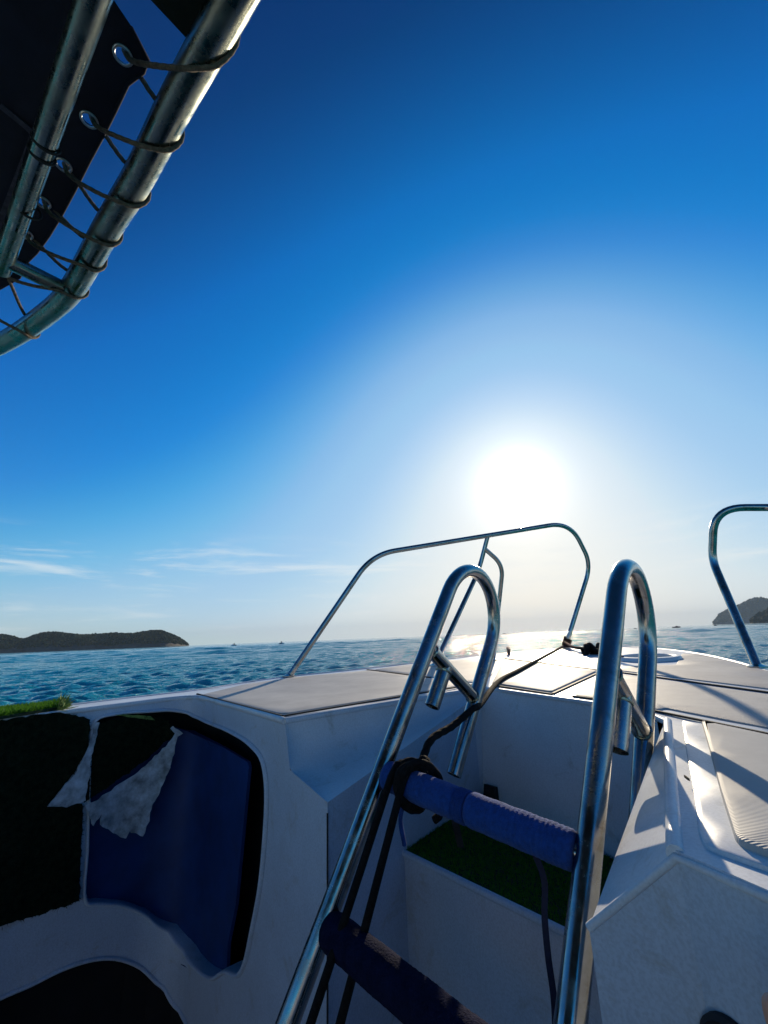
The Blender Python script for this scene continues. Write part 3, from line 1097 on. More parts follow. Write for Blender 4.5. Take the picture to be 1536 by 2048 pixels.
# cleat near the bow
cl_c = deck(1018, 1309)
cle = bpy.data.objects.new('mooring_cleat', None)
COL.objects.link(cle); cle.parent = boat
d_ = (AX * 0.75 + TP * 0.4)
d_ /= np.linalg.norm(d_)
tube('horn', [cl_c + d_ * -0.11 + V(0, 0, 0.035), cl_c + d_ * -0.05 + V(0, 0, 0.042), cl_c + d_ * 0.05 + V(0, 0, 0.042), cl_c + d_ * 0.11 + V(0, 0, 0.035)], [0.006, 0.011, 0.011, 0.006], M['dark'], cle, seg=10)
for s_ in (-1, 1):
    tube('horn_leg', [cl_c + d_ * 0.03 * s_ + V(0, 0, -0.002), cl_c + d_ * 0.03 * s_ + V(0, 0, 0.04)], 0.009, M['dark'], cle, seg=10)

# small latch on the front wall of the walkway
fn = np.cross(m_pt - b_pt, fw[0] - b_pt); fn /= np.linalg.norm(fn)
if fn @ b_pt > 0:
    fn = -fn
lp = [on_plane(x, y, b_pt + fn * 0.003, fn) for x, y in ((975, 1568), (995, 1574), (1001, 1625), (973, 1618))]
bmv = lp + [p + fn * 0.016 for p in lp]
mesh_obj('drain_latch', bmv, [(0, 1, 2, 3), (7, 6, 5, 4), (0, 4, 5, 1), (1, 5, 6, 2), (2, 6, 7, 3), (3, 7, 4, 0)], M['dark'], boat)
# dark corner joint between bulkhead and walkway wall
strip('corner_joint', [K2 - nb * 0.0 + V(0, 0, -0.02) + (-K2 / np.linalg.norm(K2)) * 0.004, (K0 + (-K2 / np.linalg.norm(K2)) * 0.004)], 0.004, 0.002, M['dark'], boat, up=tuple(-K2 * V(1, 1, 0) / np.linalg.norm(K2 * V(1, 1, 0))))

# round speaker at the lower edge of the console face
def face_px(x, y):
    n = np.cross(R_pt - C_pt, V(0, 0, 1)); n /= np.linalg.norm(n)
    if n @ C_pt > 0:
        n = -n
    return on_plane(x, y, C_pt, n), n
sc_, sn_ = face_px(1480, 2122)
su = V(0, 0, 1); sv_ = np.cross(su, sn_)
def disc(name, prof, mat, par, n=28):
    verts, faces = [], []
    for k in range(n):
        w = 2 * math.pi * k / n
        for r_, h_ in prof:
            verts.append(sc_ + (su * math.sin(w) + sv_ * math.cos(w)) * r_ + sn_ * h_)
    m = len(prof)
    for k in range(n):
        for j in range(m - 1):
            k2 = (k + 1) % n
            faces.append((k * m + j, k2 * m + j, k2 * m + j + 1, k * m + j + 1))
    return mesh_obj(name, verts, faces, mat, par, smooth=True, auto=45)
disc('round_speaker', [(0.030, 0.001), (0.030, 0.006), (0.026, 0.009), (0.023, 0.006), (0.0, 0.007)], M['dark'], boat)

# ------------------------------------------------------------------ turf
def blades(name, pts, nrm, length, width, mat, parent, lean=0.5, seed=1, label=None):
    """upright tufts of thin blades at given points"""
    g = np.random.default_rng(seed)
    n = len(pts)
    P = np.array(pts)
    Nn = np.array(nrm) if np.ndim(nrm) == 2 else np.tile(nrm, (n, 1))
    d = Nn + g.normal(0, lean, (n, 3))
    d /= np.linalg.norm(d, axis=1)[:, None]
    s = np.cross(d, g.normal(0, 1, (n, 3)))
    s /= np.linalg.norm(s, axis=1)[:, None]
    L = length * (0.55 + 0.9 * g.random(n))[:, None]
    tip = P + d * L + Nn * 0 + g.normal(0, 0.25, (n, 3)) * L * 0.5
    verts = np.stack([P - s * width / 2, P + s * width / 2, P + d * L * 0.55 + s * width * 0.4, tip], 1).reshape(-1, 3)
    F = [(4 * i, 4 * i + 1, 4 * i + 2, 4 * i + 3) for i in range(n)]
    me = bpy.data.meshes.new(name)
    me.from_pydata(verts.tolist(), [], F)
    me.materials.append(mat)
    o = bpy.data.objects.new(name, me)
    COL.objects.link(o)
    o.parent = parent
    o['kind'] = 'stuff'
    if label:
        o['label'] = label
    return o
def scatter_tri(verts, tris, n, seed):
    g = np.random.default_rng(seed)
    Vv = np.array(verts)
    T_ = np.array(tris)
    a, b, c = Vv[T_[:, 0]], Vv[T_[:, 1]], Vv[T_[:, 2]]
    ar = np.linalg.norm(np.cross(b - a, c - a), axis=1)
    idx = g.choice(len(T_), n, p=ar / ar.sum())
    u, v = g.random(n), g.random(n)
    f = u + v > 1
    u[f], v[f] = 1 - u[f], 1 - v[f]
    return a[idx] + (b - a)[idx] * u[:, None] + (c - a)[idx] * v[:, None]

# on the walkway step
ts = thing('turf_mat', 'square of green artificial turf on the walkway step under the ladder', 'turf')
inset = [sl + (bl - sl) * 0.03, sr + (br - sr) * 0.03, br, bm_, blf, bl]
tsv = [p + V(0, 0, 0.004) for p in inset]
tsb = [p + V(0, 0, 0.001) for p in inset]
mesh_obj('backing', tsv + tsb, [(0, 1, 2, 3, 4, 5)] + [(i, (i + 1) % 6, 6 + (i + 1) % 6, 6 + i) for i in range(6)], M['turf_base'], ts)
pts = scatter_tri(tsv, [(0, 1, 2), (0, 2, 3), (0, 3, 4), (0, 4, 5)], 26000, 3)
blades('pile', pts, V(0, 0, 1), 0.0065, 0.0016, M['turf'], ts, 0.55, 4)

# worn turf glued to the port wall and over the gunwale
tw = thing('wall_turf', 'torn dark green turf glued over the port cockpit wall and gunwale', 'turf')
def wall_sheet(name, pxs, off, mat, parent, thick=0.004, step=0.03, ragged=0.0, seed=2, curl=None):
    g = np.random.default_rng(seed)
    o = [np.array(wall_px(*q)) for q in pxs]
    if ragged:
        oo = []
        for i in range(len(o)):
            a_, b_ = o[i], o[(i + 1) % len(o)]
            m_ = max(1, int(np.linalg.norm(b_ - a_) / 0.012))
            for k in range(m_):
                oo.append(a_ + (b_ - a_) * k / m_ + g.normal(0, ragged, 2))
        o = oo
    vo, tr = poly_fill(o, step=step)
    verts = []
    for p in vo:
        q = off + (curl(p) if curl else 0)
        verts.append(wall_point(p[0], p[1], q))
    n0 = len(verts)
    verts += [wall_point(p[0], p[1], off + (curl(p) if curl else 0) - thick) for p in vo]
    faces = list(tr) + [tuple(i + n0 for i in t_[::-1]) for t_ in tr]
    m_ = len(o)
    idx = [int(np.argmin(np.sum((vo - q) ** 2, 1))) for q in o]
    faces += [(idx[i], idx[(i + 1) % m_], n0 + idx[(i + 1) % m_], n0 + idx[i]) for i in range(m_) if idx[i] != idx[(i + 1) % m_]]
    return mesh_obj(name, verts, faces, mat, parent, smooth=True, auto=30), [wall_point(p[0], p[1], off + (curl(p) if curl else 0)) for p in vo], tr
tp_px = [(-240, 1490), (-100, 1458), (0, 1441), (60, 1431), (120, 1423), (178, 1438), (176, 1490), (150, 1540), (98, 1604), (130, 1606), (163, 1606), (160, 1700), (156, 1800), (90, 1822), (0, 1850), (-100, 1890), (-240, 1980)]
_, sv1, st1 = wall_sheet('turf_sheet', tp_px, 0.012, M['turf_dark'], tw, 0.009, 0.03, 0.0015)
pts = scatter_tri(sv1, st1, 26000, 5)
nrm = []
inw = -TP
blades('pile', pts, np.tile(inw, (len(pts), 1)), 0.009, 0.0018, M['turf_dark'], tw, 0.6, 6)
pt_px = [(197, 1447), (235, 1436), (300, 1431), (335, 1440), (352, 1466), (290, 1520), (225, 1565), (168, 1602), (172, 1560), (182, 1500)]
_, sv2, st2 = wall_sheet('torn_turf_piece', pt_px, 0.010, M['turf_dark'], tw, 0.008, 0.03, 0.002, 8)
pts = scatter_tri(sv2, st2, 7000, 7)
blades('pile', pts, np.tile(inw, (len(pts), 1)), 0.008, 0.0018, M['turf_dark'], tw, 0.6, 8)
# the strip lying over the gunwale, sunlit
gw_px = [ta(deck(-150, 1463)), ta(deck(0, 1441)), ta(deck(60, 1431)), ta(deck(118, 1421)), ta(deck(122, 1411)), ta(deck(60, 1419)), ta(deck(0, 1426)), ta(deck(-150, 1446))]
gw_px[0] = (1.855, -0.3); gw_px[-1] = (2.03, -0.3)
vo, tr = poly_fill(gw_px, step=0.03)
gv = [bp(p[0], p[1]) + V(0, 0, 0.012) for p in vo]
gvb = [bp(p[0], p[1]) + V(0, 0, 0.003) for p in vo]
idx = [int(np.argmin(np.sum((vo - np.array(q)) ** 2, 1))) for q in gw_px]
mesh_obj('gunwale_turf', gv + gvb, list(tr) + [(idx[i], idx[(i + 1) % 8], len(gv) + idx[(i + 1) % 8], len(gv) + idx[i]) for i in range(8)], M['turf_base'], tw)
pts = scatter_tri(gv, tr, 30000, 9)
blades('pile', pts, V(0, 0, 1), 0.013, 0.0020, M['turf'], tw, 0.55, 10, label='bright green turf pile over the gunwale')
ep = np.array([deck(112 + random.random() * 14, 1411 + random.random() * 12) + V(0, 0, 0.004) for _ in range(240)])
fd = -AX * -1
blades('frayed_edge', ep, np.tile(AX * 0.6 + V(0, 0, 0.7), (len(ep), 1)), 0.034, 0.0022, M['straw'], tw, 0.6, 11, label='frayed yellow fibres at the turf end')

# scuffed glue residue on the bare strip, and the hanging torn flap
def flap_curl(p):
    return 0.012 + 0.02 * math.sin(p[0] * 24.0) * 0.4 + 0.02 * max(0.0, -0.42 - p[1])
fl_px = [(164, 1607), (215, 1580), (268, 1545), (318, 1500), (352, 1466), (341, 1457), (346, 1449), (368, 1462), (357, 1470), (352, 1497), (340, 1532), (322, 1570), (300, 1606), (292, 1640), (282, 1669), (268, 1662), (255, 1658), (245, 1673), (222, 1662), (192, 1646), (200, 1622), (178, 1648)]
flap = thing('carpet_flap', 'torn grey blue carpet backing hanging as a flap over the locker opening', 'carpet')
wall_sheet('flap_sheet', fl_px, 0.014, M['backing'], flap, 0.003, 0.02, 0.0026, 12, flap_curl)
sc_px = [(190, 1440), (197, 1444), (183, 1500), (176, 1545), (167, 1600), (130, 1612), (92, 1612), (120, 1575), (150, 1540), (170, 1500)]
gl = thing('bare_backing', 'scuffed pale wedge of bare backing between the torn turf pieces', 'carpet')
wall_sheet('backing_sheet', sc_px, 0.018, M['backing'], gl, 0.003, 0.02, 0.0016, 13)
fr_px = [(228, 1428), (260, 1429), (300, 1432), (308, 1440), (285, 1437), (250, 1434)]
wall_sheet('frayed_rim', fr_px, 0.014, M['straw'], tw, 0.003, 0.02, 0.0008, 14)
# blue board standing inside the locker
bb = thing('blue_board', 'royal blue board standing inside the open port locker', 'board')
bpx = [(150, 1590), (240, 1500), (330, 1452), (366, 1464), (430, 1500), (474, 1529), (476, 1540), (462, 1680), (448, 1820), (432, 1900), (428, 1990), (330, 1930), (250, 1880), (150, 1840)]
wall_sheet('board', bpx, -0.035, M['bluepanel'], bb, 0.010, 0.04)

# ------------------------------------------------------------------ ladder
LO = V(-0.02727, 0.98775, -0.26565)
LM = np.array([[0.743, 0.518, 0.424], [-0.661, 0.671, 0.336], [-0.11, -0.53, 0.841]])
LM, _ = np.linalg.qr(LM)
LM = LM * np.sign(np.diag(LM.T @ np.array([[0.743, 0.518, 0.424], [-0.661, 0.671, 0.336], [-0.11, -0.53, 0.841]])))
LW, LG, LT, L2, LE, S1, S2 = 0.402, 0.264, 0.448, -0.245, 0.087, 0.285, 0.280
def lad(r, n, u):
    return LO + LM @ V(r, n, u)
ladder = thing('boarding_ladder', 'steel hook-top boarding ladder with blue foam rungs leaning in the walkway', 'ladder')
TR = 0.0185
for k, rr in enumerate((0.0, LW)):
    pts = [lad(rr, 0, -1.56), lad(rr, 0, -0.3), lad(rr, 0, 0.0), lad(rr, 0, LT - 0.12), lad(rr, 0, LT)]
    for j in range(1, 20):
        w = math.pi * j / 20
        pts.append(lad(rr, LG / 2 - LG / 2 * math.cos(w), LT + LG / 2 * math.sin(w) * 1.02))
    end = LE if k == 0 else LE - 0.02
    pts += [lad(rr, LG, LT), lad(rr, LG, LT - 0.15), lad(rr, LG, end)]
    tube('rail', pts, TR, M['steel'], ladder, seg=24, open_end=0.04)
    tube('hook_strut', [lad(rr, 0.004, S1), lad(rr, LG - 0.004, S2)], TR * 0.9, M['steel'], ladder, seg=20)
    sx = 0.092
    so = [lad(rr, sx, S1 - 0.004), lad(rr, sx, S1 - 0.105)]
    tube('standoff_stub', so, TR * 0.98, M['steel'], ladder, seg=20, open_end=0.02)
def weld(c, axis, r, parent):
    ax_ = axis / np.linalg.norm(axis)
    p_ = np.cross(ax_, V(0.3, 0.2, 0.9)); p_ /= np.linalg.norm(p_)
    q_ = np.cross(ax_, p_)
    tube('weld_bead', [c + (p_ * math.cos(w) + q_ * math.sin(w)) * r * (1 + 0.03 * math.sin(w * 9)) for w in np.linspace(0, 2 * math.pi, 33)], 0.0032, M['steel_old'], parent, seg=6)
for rr in (0.0, LW):
    weld(lad(rr, TR * 0.95, S1), LM[:, 1], TR * 0.92, ladder)
    weld(lad(rr, LG - TR * 0.95, S2), LM[:, 1], TR * 0.92, ladder)
    weld(lad(rr, 0.092, S1 - TR * 0.85), LM[:, 2], TR, ladder)
def lathe_rung(u, r0, r1, rad, mat, parent, wob, ridged=False):
    m_ = 120
    pts = [lad(r0 + (r1 - r0) * k / m_, 0, u) for k in range(m_ + 1)]
    R_ = []
    for k in range(m_ + 1):
        e = min(k, m_ - k) / 3.0
        ridge = 0.013 * math.sin(k * 1.15) * min(1.0, max(0.0, k / m_ - 0.15) * 2) if ridged else 0.0
        R_.append(rad * (0.80 + 0.20 * min(1, e / 1.6) ** 0.5) * (1 + ridge + wob * math.sin(k * 0.21) + wob * 0.4 * (random.random() - 0.5)))
    return tube('foam_sleeve', pts, R_, mat, parent, seg=28, wobble=0.028)
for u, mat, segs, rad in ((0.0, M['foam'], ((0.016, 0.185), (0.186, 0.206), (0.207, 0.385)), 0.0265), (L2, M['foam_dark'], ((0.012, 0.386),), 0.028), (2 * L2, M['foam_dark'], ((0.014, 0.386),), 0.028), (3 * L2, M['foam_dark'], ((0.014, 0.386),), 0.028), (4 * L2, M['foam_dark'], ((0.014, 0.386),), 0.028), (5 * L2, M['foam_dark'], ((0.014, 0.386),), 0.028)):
    rg = tube('rung', [lad(0.004, 0, u), lad(LW - 0.004, 0, u)], 0.014, M['steel'], ladder, seg=16)
    for r0, r1 in segs:
        lathe_rung(u, r0, r1, rad, mat, rg, 0.012, (u == 0.0 and r0 > 0.2))

# ------------------------------------------------------------------ ropes
rope = thing('mooring_rope', 'black braided rope tied round the upper rung and led to the bow rail', 'rope')
RR_ = 0.0072
def around(r, rad, w, tilt=0.0):
    """a point on a turn round the upper rung"""
    return lad(r + tilt * math.sin(w), rad * math.sin(w), rad * math.cos(w))
rad_t = 0.0265 + RR_ * 0.9
leg = lad(0, LG, S2)
ret = lad(0, LG, S2 - 0.02)
to_cam = -ret / np.linalg.norm(ret)
rp_ = ret + to_cam * 0.028 + LM[:, 0] * 0.012
fp_ = at_depth(1126, 1299, float(footF @ CF) - 0.03)
ep_ = deck(1000, 1369) + V(0, 0, 0.013)
path = [fp_ + V(0, 0, 0.02) + (ep_ - fp_ - V(0, 0, 0.02)) * k / 6 for k in range(7)]
main = spline(path + [ret + to_cam * 0.028 + LM[:, 0] * 0.012, at_depth(950, 1415, 1.10), at_depth(905, 1452, 1.02), at_depth(862, 1480, 0.95), at_depth(846, 1518, 0.90), at_depth(842, 1548, 0.86)], 14)
cordage('standing_part', main, 0.0085, M['rope'], rope)
turns = []
for k in range(0, 2 * 22 + 12):
    w = -0.6 + 2 * math.pi * k / 22
    turns.append(around(0.060 + 0.022 * k / 22 + 0.012 * math.sin(w * 0.5), rad_t + 0.006 * (k / 44.0) + 0.004 * math.sin(w * 1.7), w, 0.014))
cordage('rung_hitch', turns, RR_, M['rope'], rope)
lp_pts = [at_depth(842, 1548, 0.86), at_depth(835, 1525, 0.85), at_depth(808, 1526, 0.84), at_depth(793, 1550, 0.83), at_depth(797, 1590, 0.82), at_depth(818, 1617, 0.81), at_depth(840, 1618, 0.81), at_depth(850, 1605, 0.815)]
cordage('loose_loop', spline(lp_pts, 10), RR_, M['rope'], rope)
lp2 = [at_depth(800, 1600, 0.82), at_depth(812, 1570, 0.825), at_depth(833, 1548, 0.83), at_depth(850, 1530, 0.85), at_depth(853, 1522, 0.86), at_depth(846, 1518, 0.87), at_depth(838, 1530, 0.87)]
cordage('loose_loop', spline(lp2, 10), RR_ * 1.1, M['rope'], rope)
lp3 = [at_depth(812, 1556, 0.86), at_depth(838, 1540, 0.87), at_depth(862, 1545, 0.88), at_depth(880, 1562, 0.885), at_depth(884, 1578, 0.88)]
cordage('loose_loop', spline(lp3, 10), RR_, M['rope'], rope)
for px_c, r0 in (((619, 2045), 0.052), ((678, 2045), 0.082)):
    top_ = lad(r0, -rad_t * 0.95, -0.004)
    low_ = at_depth(*px_c, 0.64)
    d__ = (low_ - top_) / np.linalg.norm(low_ - top_)
    end_ = low_ + d__ * ((FLOOR + 0.02 - low_[2]) / d__[2])
    tube('hanging_tail', [lad(r0, 0.0, rad_t), lad(r0, -rad_t * 0.8, rad_t * 0.6), top_] + [top_ + (end_ - top_) * k / 12 + LM[:, 0] * 0.004 * math.sin(k * 0.26) for k in range(1, 13)], 0.0070, M['rope'], rope, seg=10)
# rope lashing at the bow post and the knotted end beyond it
bl_ = thing('bow_lashing', 'dark rope lashed at the foot of the bow rail with a fat knot', 'rope')
fdir = (at_depth(1182, 1128, 3.42) - footF)
fdir /= np.linalg.norm(fdir)
s1_ = np.cross(fdir, V(0, 1, 0)); s1_ /= np.linalg.norm(s1_)
s2_ = np.cross(fdir, s1_)
cordage('lashing', [footF + fdir * (0.02 + 0.06 * k / 60) + (s1_ * math.cos(k * 0.42) + s2_ * math.sin(k * 0.42)) * 0.024 for k in range(61)], 0.008, M['rope'], bl_)
kp = deck(1186, 1309) + V(0, 0, 0.03)
cordage('tail', spline([footF + V(0, 0, 0.05), deck(1150, 1304) + V(0, 0, 0.03), kp, deck(1225, 1313) + V(0, 0, 0.02), deck(1246, 1322) + V(0, 0, 0.016)], 8), 0.010, M['rope'], bl_)
kn = []
for k in range(70):
    w = k * 0.46
    kn.append(kp + V(0.050 * math.cos(w * 0.31), 0.028 * math.cos(w), 0.026 * math.sin(w) + 0.006 * math.sin(w * 2.3)) * 1.0)
cordage('knot', kn, 0.012, M['rope'], bl_)
# webbing tails below the foam
w1 = thing('webbing_strap', 'navy webbing tail hanging from the right end of the upper rung', 'strap')
def ribbon(name, pts, width, side, mat, parent):
    P = spline(pts, 8)
    side = side / np.linalg.norm(side)
    verts, faces = [], []
    for p in P:
        t_ = np.cross(side, p); t_ /= np.linalg.norm(t_)
        for sx, h in ((-1, -1), (1, -1), (1, 1), (-1, 1)):
            verts.append(p + side * sx * width / 2 + (p / np.linalg.norm(p)) * h * 0.0012)
    for i in range(len(P) - 1):
        for k in range(4):
            faces.append((i * 4 + k, i * 4 + (k + 1) % 4, i * 4 + 4 + (k + 1) % 4, i * 4 + 4 + k))
    faces += [(0, 1, 2, 3), tuple(len(verts) - 4 + k for k in range(4))]
    return mesh_obj(name, verts, faces, mat, parent, smooth=False)
ribbon('strap', [lad(0.328, 0.0, -0.022), at_depth(1089, 1765, 0.66), at_depth(1089, 1830, 0.655), at_depth(1096, 1910, 0.645), at_depth(1108, 2000, 0.64), at_depth(1112, 2100, 0.63)], 0.010, CR, M['webbing'], w1)
w2 = thing('cord_end', 'short blue cord end dangling beside the rope hitch', 'strap')
tube('cord', spline([lad(0.075, 0, -0.02), at_depth(801, 1640, 0.83), at_depth(809, 1690, 0.83)], 8), 0.0045, M['foam'], w2, seg=8)
w3 = thing('webbing_strap', 'short black tail hanging behind the middle of the upper rung', 'strap')
ribbon('strap', [lad(0.165, 0.02, -0.01), at_depth(914, 1660, 0.87), at_depth(922, 1695, 0.87)], 0.014, CR, M['dark'], w3)

# ------------------------------------------------------------------ bimini top
bim = thing('bimini_top', 'navy canvas bimini top laced to its steel frame overhead at left', 'canopy')
ZB = 0.65
def bz(x, y, z=ZB):
    return at_level(x, y, z)
BR = 0.0195
f_px = [(466, 0), (350, 211), (278, 352), (214, 457), (172, 532)]
f0, f1 = bz(466, 0), bz(172, 532)
fdirb = (f1 - f0) / np.linalg.norm(f1 - f0)
fline = [f0 - fdirb * 1.1, f0, bz(350, 211), bz(278, 352), bz(214, 457), f1, bz(150, 570), bz(122, 604), bz(80, 638), bz(40, 666), bz(0, 689)]
aft = (bz(0, 689) - bz(60, 655)); aft /= np.linalg.norm(aft)
fl = spline(fline, 10)
fl += [fl[-1] + (aft * 0.7 - AX * 0.3 * k / 10) * 0.05 * k for k in range(1, 5)]
_l = fl[-1]
fl += [_l + aft * 0.04 - AX * 0.06, _l + aft * 0.06 + TP * 0.02 - AX * 0.25, _l + aft * 0.06 + TP * 0.03 - AX * 1.3]
tube('frame_leg', [fl[-1], fl[-1] + TP * 0.4 + V(0, 0, -0.25), bp(1.95, -1.1, -0.2)], 0.016, M['steel_old'], bim, seg=16)
tube('front_frame_tube', fl, BR, M['steel_old'], bim, seg=24)
i0, i1 = bz(186, 0, 0.63), bz(14, 505, 0.63)
idir = (i1 - i0) / np.linalg.norm(i1 - i0)
inner = tube('inner_frame_tube', [i0 - idir * 1.1, i0, i1, i1 + idir * 0.05], 0.0138, M['steel_old'], bim, seg=24)
for x, y in ((92, 286), (84, 308), (58, 420)):
    c = bz(x, y, 0.63)
    sidv = np.cross(idir, V(0, 0, 1)); sidv /= np.linalg.norm(sidv)
    tube('tie', [c + (sidv * math.cos(w) + V(0, 0, 1) * math.sin(w)) * 0.0146 + idir * 0.002 * math.sin(w) for w in np.linspace(0, 6.283, 25)], 0.0018, M['dark'], inner, seg=6)
tube('cross_tube', [i1 + idir * 0.02, bz(150, 588, 0.648)], 0.0130, M['steel_old'], bim, seg=18)
# canvas with real grommet holes
ZC = 0.668
def bt(p):
    return (float(p @ TP), float(p @ AX))
cedge_px = [(262, 52), (297, 116), (288, 140), (257, 162), (232, 215), (208, 265), (180, 320), (150, 381), (122, 432), (98, 472), (72, 510), (52, 531), (38, 560), (0, 578), (-60, 600)]
cedge = [bt(at_level(x, y, ZC)) for x, y in cedge_px]
e0_, e1_ = np.array(cedge[0]), np.array(bt(at_level(222, -6, ZC)))
cback = [(0.98, -2.2), (-0.9, -2.2), (-0.9, cedge[0][1] - 0.05 + 0.0), tuple(e1_ + (e1_ - e0_) * 3)]
cback = [(cedge[-1][0] + 0.5, cedge[-1][1] - 0.1), (cedge[-1][0] + 0.5, -2.2), (-0.75, -2.2), (-0.75, tuple(e1_)[1] - 0.35), tuple(e1_ + (e1_ - e0_) * 2.0), tuple(e1_)]
gro_px = [(247, 105), (180, 233), (127, 331), (86, 404), (51, 469)]
gro = [at_level(x, y, ZC) for x, y in gro_px]
gh = []
GR = 0.0085
for g_ in gro:
    c = bt(g_)
    gh.append([(c[0] + GR * math.cos(k / 16 * 6.28319), c[1] + GR * math.sin(k / 16 * 6.28319)) for k in range(16)])
outl = cedge[::-1] if False else cedge
full = list(outl) + cback
vo, tr = poly_fill(full, gh, 0.05)
def czz(t, a):
    return ZC + 0.004 * math.sin(t * 9 + a * 5) + 0.003 * math.sin(t * 23)
cvv = [bp(p[0], p[1], czz(p[0], p[1])) for p in vo]
n0 = len(cvv)
mesh_obj('canvas', cvv + [p + V(0, 0, 0.002) for p in cvv], list(tr) + [tuple(i + n0 for i in t_[::-1]) for t_ in tr], M['canvas'], bim, smooth=True)
tube('hem', [bp(p[0], p[1], czz(p[0], p[1])) for p in [np.array(c) for c in cedge]], 0.0022, M['canvas'], bim, seg=8)
for g_ in gro:
    c = bt(g_)
    zc = czz(*c)
    tube('grommet', [bp(c[0] + 0.0092 * math.cos(w), c[1] + 0.0092 * math.sin(w), zc - 0.001) for w in np.linspace(0, 6.2832, 21)], 0.0018, M['grommet'], bim, seg=8)
for s_px in (((0, 212), (60, 262), (66, 270)), ((160, -10), (76, 250), (10, 420), (-10, 470))):
    pts_ = [at_level(x, y, ZC - 0.004) for x, y in s_px]
    strip('canvas_seam', spline(pts_, 6), 0.008, 0.0015, M['piping'], bim)
# the second canvas panel beyond the front tube
p2 = [at_level(x, y, ZC + 0.006) for x, y in ((290, -12), (378, 82), (402, 60), (440, -10))]
ext = (p2[0] - p2[1]); ext2 = (p2[3] - p2[2])
p2 = [p2[0] + ext * 3, p2[0], p2[1], p2[2], p2[3], p2[3] + ext2 * 4]
mesh_obj('canvas_panel', p2 + [p + V(0, 0, 0.002) for p in p2], [(0, 1, 2, 3, 4, 5), (11, 10, 9, 8, 7, 6)] + [(i, (i + 1) % 6, 6 + (i + 1) % 6, 6 + i) for i in range(6)], M['canvas_olive'], bim)
# lacing: through a grommet, over the tube, round it and back under to the next grommet
outw = np.cross(fdirb, V(0, 0, 1))
if outw @ AX < 0:
    outw = -outw
def nearest_on_front(p):
    F_ = np.array(fl)
    return F_[int(np.argmin(np.sum((F_ - p) ** 2, 1)))]
out_px = [(468, 78), (357, 275), (289, 393), (239, 478), (208, 530), (172, 588), (80, 672)]
und_px = [(390, 137), (305, 297), (238, 404), (195, 483), (165, 531), (120, 582), (40, 662)]
hol = gro + [at_level(6, 541, ZC), at_level(-40, 600, ZC)]
CRD = 0.0030
ztop = ZB + BR + CRD
lace = []
for i in range(len(out_px)):
    h = hol[i]
    o_ = at_level(*out_px[i], ZB)
    u_ = at_level(*und_px[i], ZB - BR - CRD)
    c_ = nearest_on_front((o_ + u_) / 2)
    n_ = (o_ - c_); n_[2] = 0
    oo = nearest_on_front(o_)
    n_ = (o_ - oo); n_[2] = 0; n_ /= np.linalg.norm(n_)
    ou = oo + n_ * (BR + CRD); ou[2] = ZB
    top = oo - fdirb * 0.012; top[2] = ztop
    low = u_
    mid = (h + low) / 2; mid[2] = ZC - 0.030
    lace += [h + V(0, 0, 0.004), h + (low - h) * 0.12 + V(0, 0, -0.010), mid, low, (low + ou) / 2 + n_ * 0.004 + V(0, 0, -0.008), ou, (ou + top) / 2 + n_ * 0.006 + V(0, 0, 0.006), top]
    if i + 1 < len(out_px):
        pass
# order the run: grommet i -> under -> outside -> over -> back to grommet i-1
runs = []
for i in range(len(out_px)):
    seg_ = lace[i * 8:(i + 1) * 8]
    runs.append(seg_)
for i, seg_ in enumerate(runs):
    back = hol[i - 1] if i > 0 else hol[0] - fdirb * 0.18
    inn = seg_[7] * 1
    n_ = seg_[7] - back; n_[2] = 0; n_ /= np.linalg.norm(n_)
    off_ = seg_[7] - n_ * (BR + CRD)
    off_[2] = ZB + 0.012
    cordage('lacing_cord', spline(seg_ + [off_, back + V(0, 0, 0.007)], 8), CRD, M['cord'], bim)

# ------------------------------------------------------------------ photographer's hand at the right edge
hand = thing('person', 'bare fingertip poking in at the lower right edge of the view', 'person')
def skin_mesh(name, nodes, edges, radii, mat, parent, sub=2):
    me = bpy.data.meshes.new(name)
    me.from_pydata([tuple(n_) for n_ in nodes], edges, [])
    o = bpy.data.objects.new(name, me)
    COL.objects.link(o)
    o.parent = parent
    sk = o.modifiers.new('skin', 'SKIN')
    for v, r_ in zip(me.skin_vertices[0].data, radii):
        v.radius = (r_, r_)
    me.skin_vertices[0].data[0].use_root = True
    ss_ = o.modifiers.new('sub', 'SUBSURF')
    ss_.levels = ss_.render_levels = sub
    sk.use_smooth_shade = True
    me.materials.append(mat)
    return o
hd = 0.30
hb = at_depth(1690, 2250, hd + 0.05)
tips = [((1540, 1985), (1556, 2040), (1590, 2120)), ((1600, 1960), (1620, 2030), (1640, 2120)), ((1660, 1960), (1680, 2040), (1690, 2130)), ((1730, 2000), (1735, 2060), (1735, 2140)), ((1560, 2210), (1590, 2230), (1640, 2260))]
nodes, edges, radii = [hb, at_depth(1780, 2420, hd + 0.1), at_depth(1850, 2650, hd + 0.16)], [(0, 1), (1, 2)], [0.022, 0.026, 0.03]
for ti, (a1, a2, a3) in enumerate(tips):
    b = len(nodes)
    nodes += [at_depth(*a3, hd + 0.02), at_depth(*a2, hd), at_depth(*a1, hd + 0.005)]
    radii += [0.0095, 0.0088, 0.0072]
    edges += [(0, b), (b, b + 1), (b + 1, b + 2)]
skin_mesh('hand', nodes, edges, radii, M['skin'], hand)

# a scrap of leaf on the console
lfp = [box_px(1371, 1566), box_px(1376, 1568), box_px(1383, 1574), box_px(1378, 1572)]
lo_ = mesh_obj('dry_leaf', [p + box_n * 0.007 for p in lfp] + [p + box_n * 0.0105 for p in lfp], [(0, 1, 2, 3), (7, 6, 5, 4), (0, 4, 5, 1), (1, 5, 6, 2), (2, 6, 7, 3), (3, 7, 4, 0)], M['leaf'])
tag(lo_, 'tiny dark scrap of leaf lying on the sunlit console top', 'leaf')

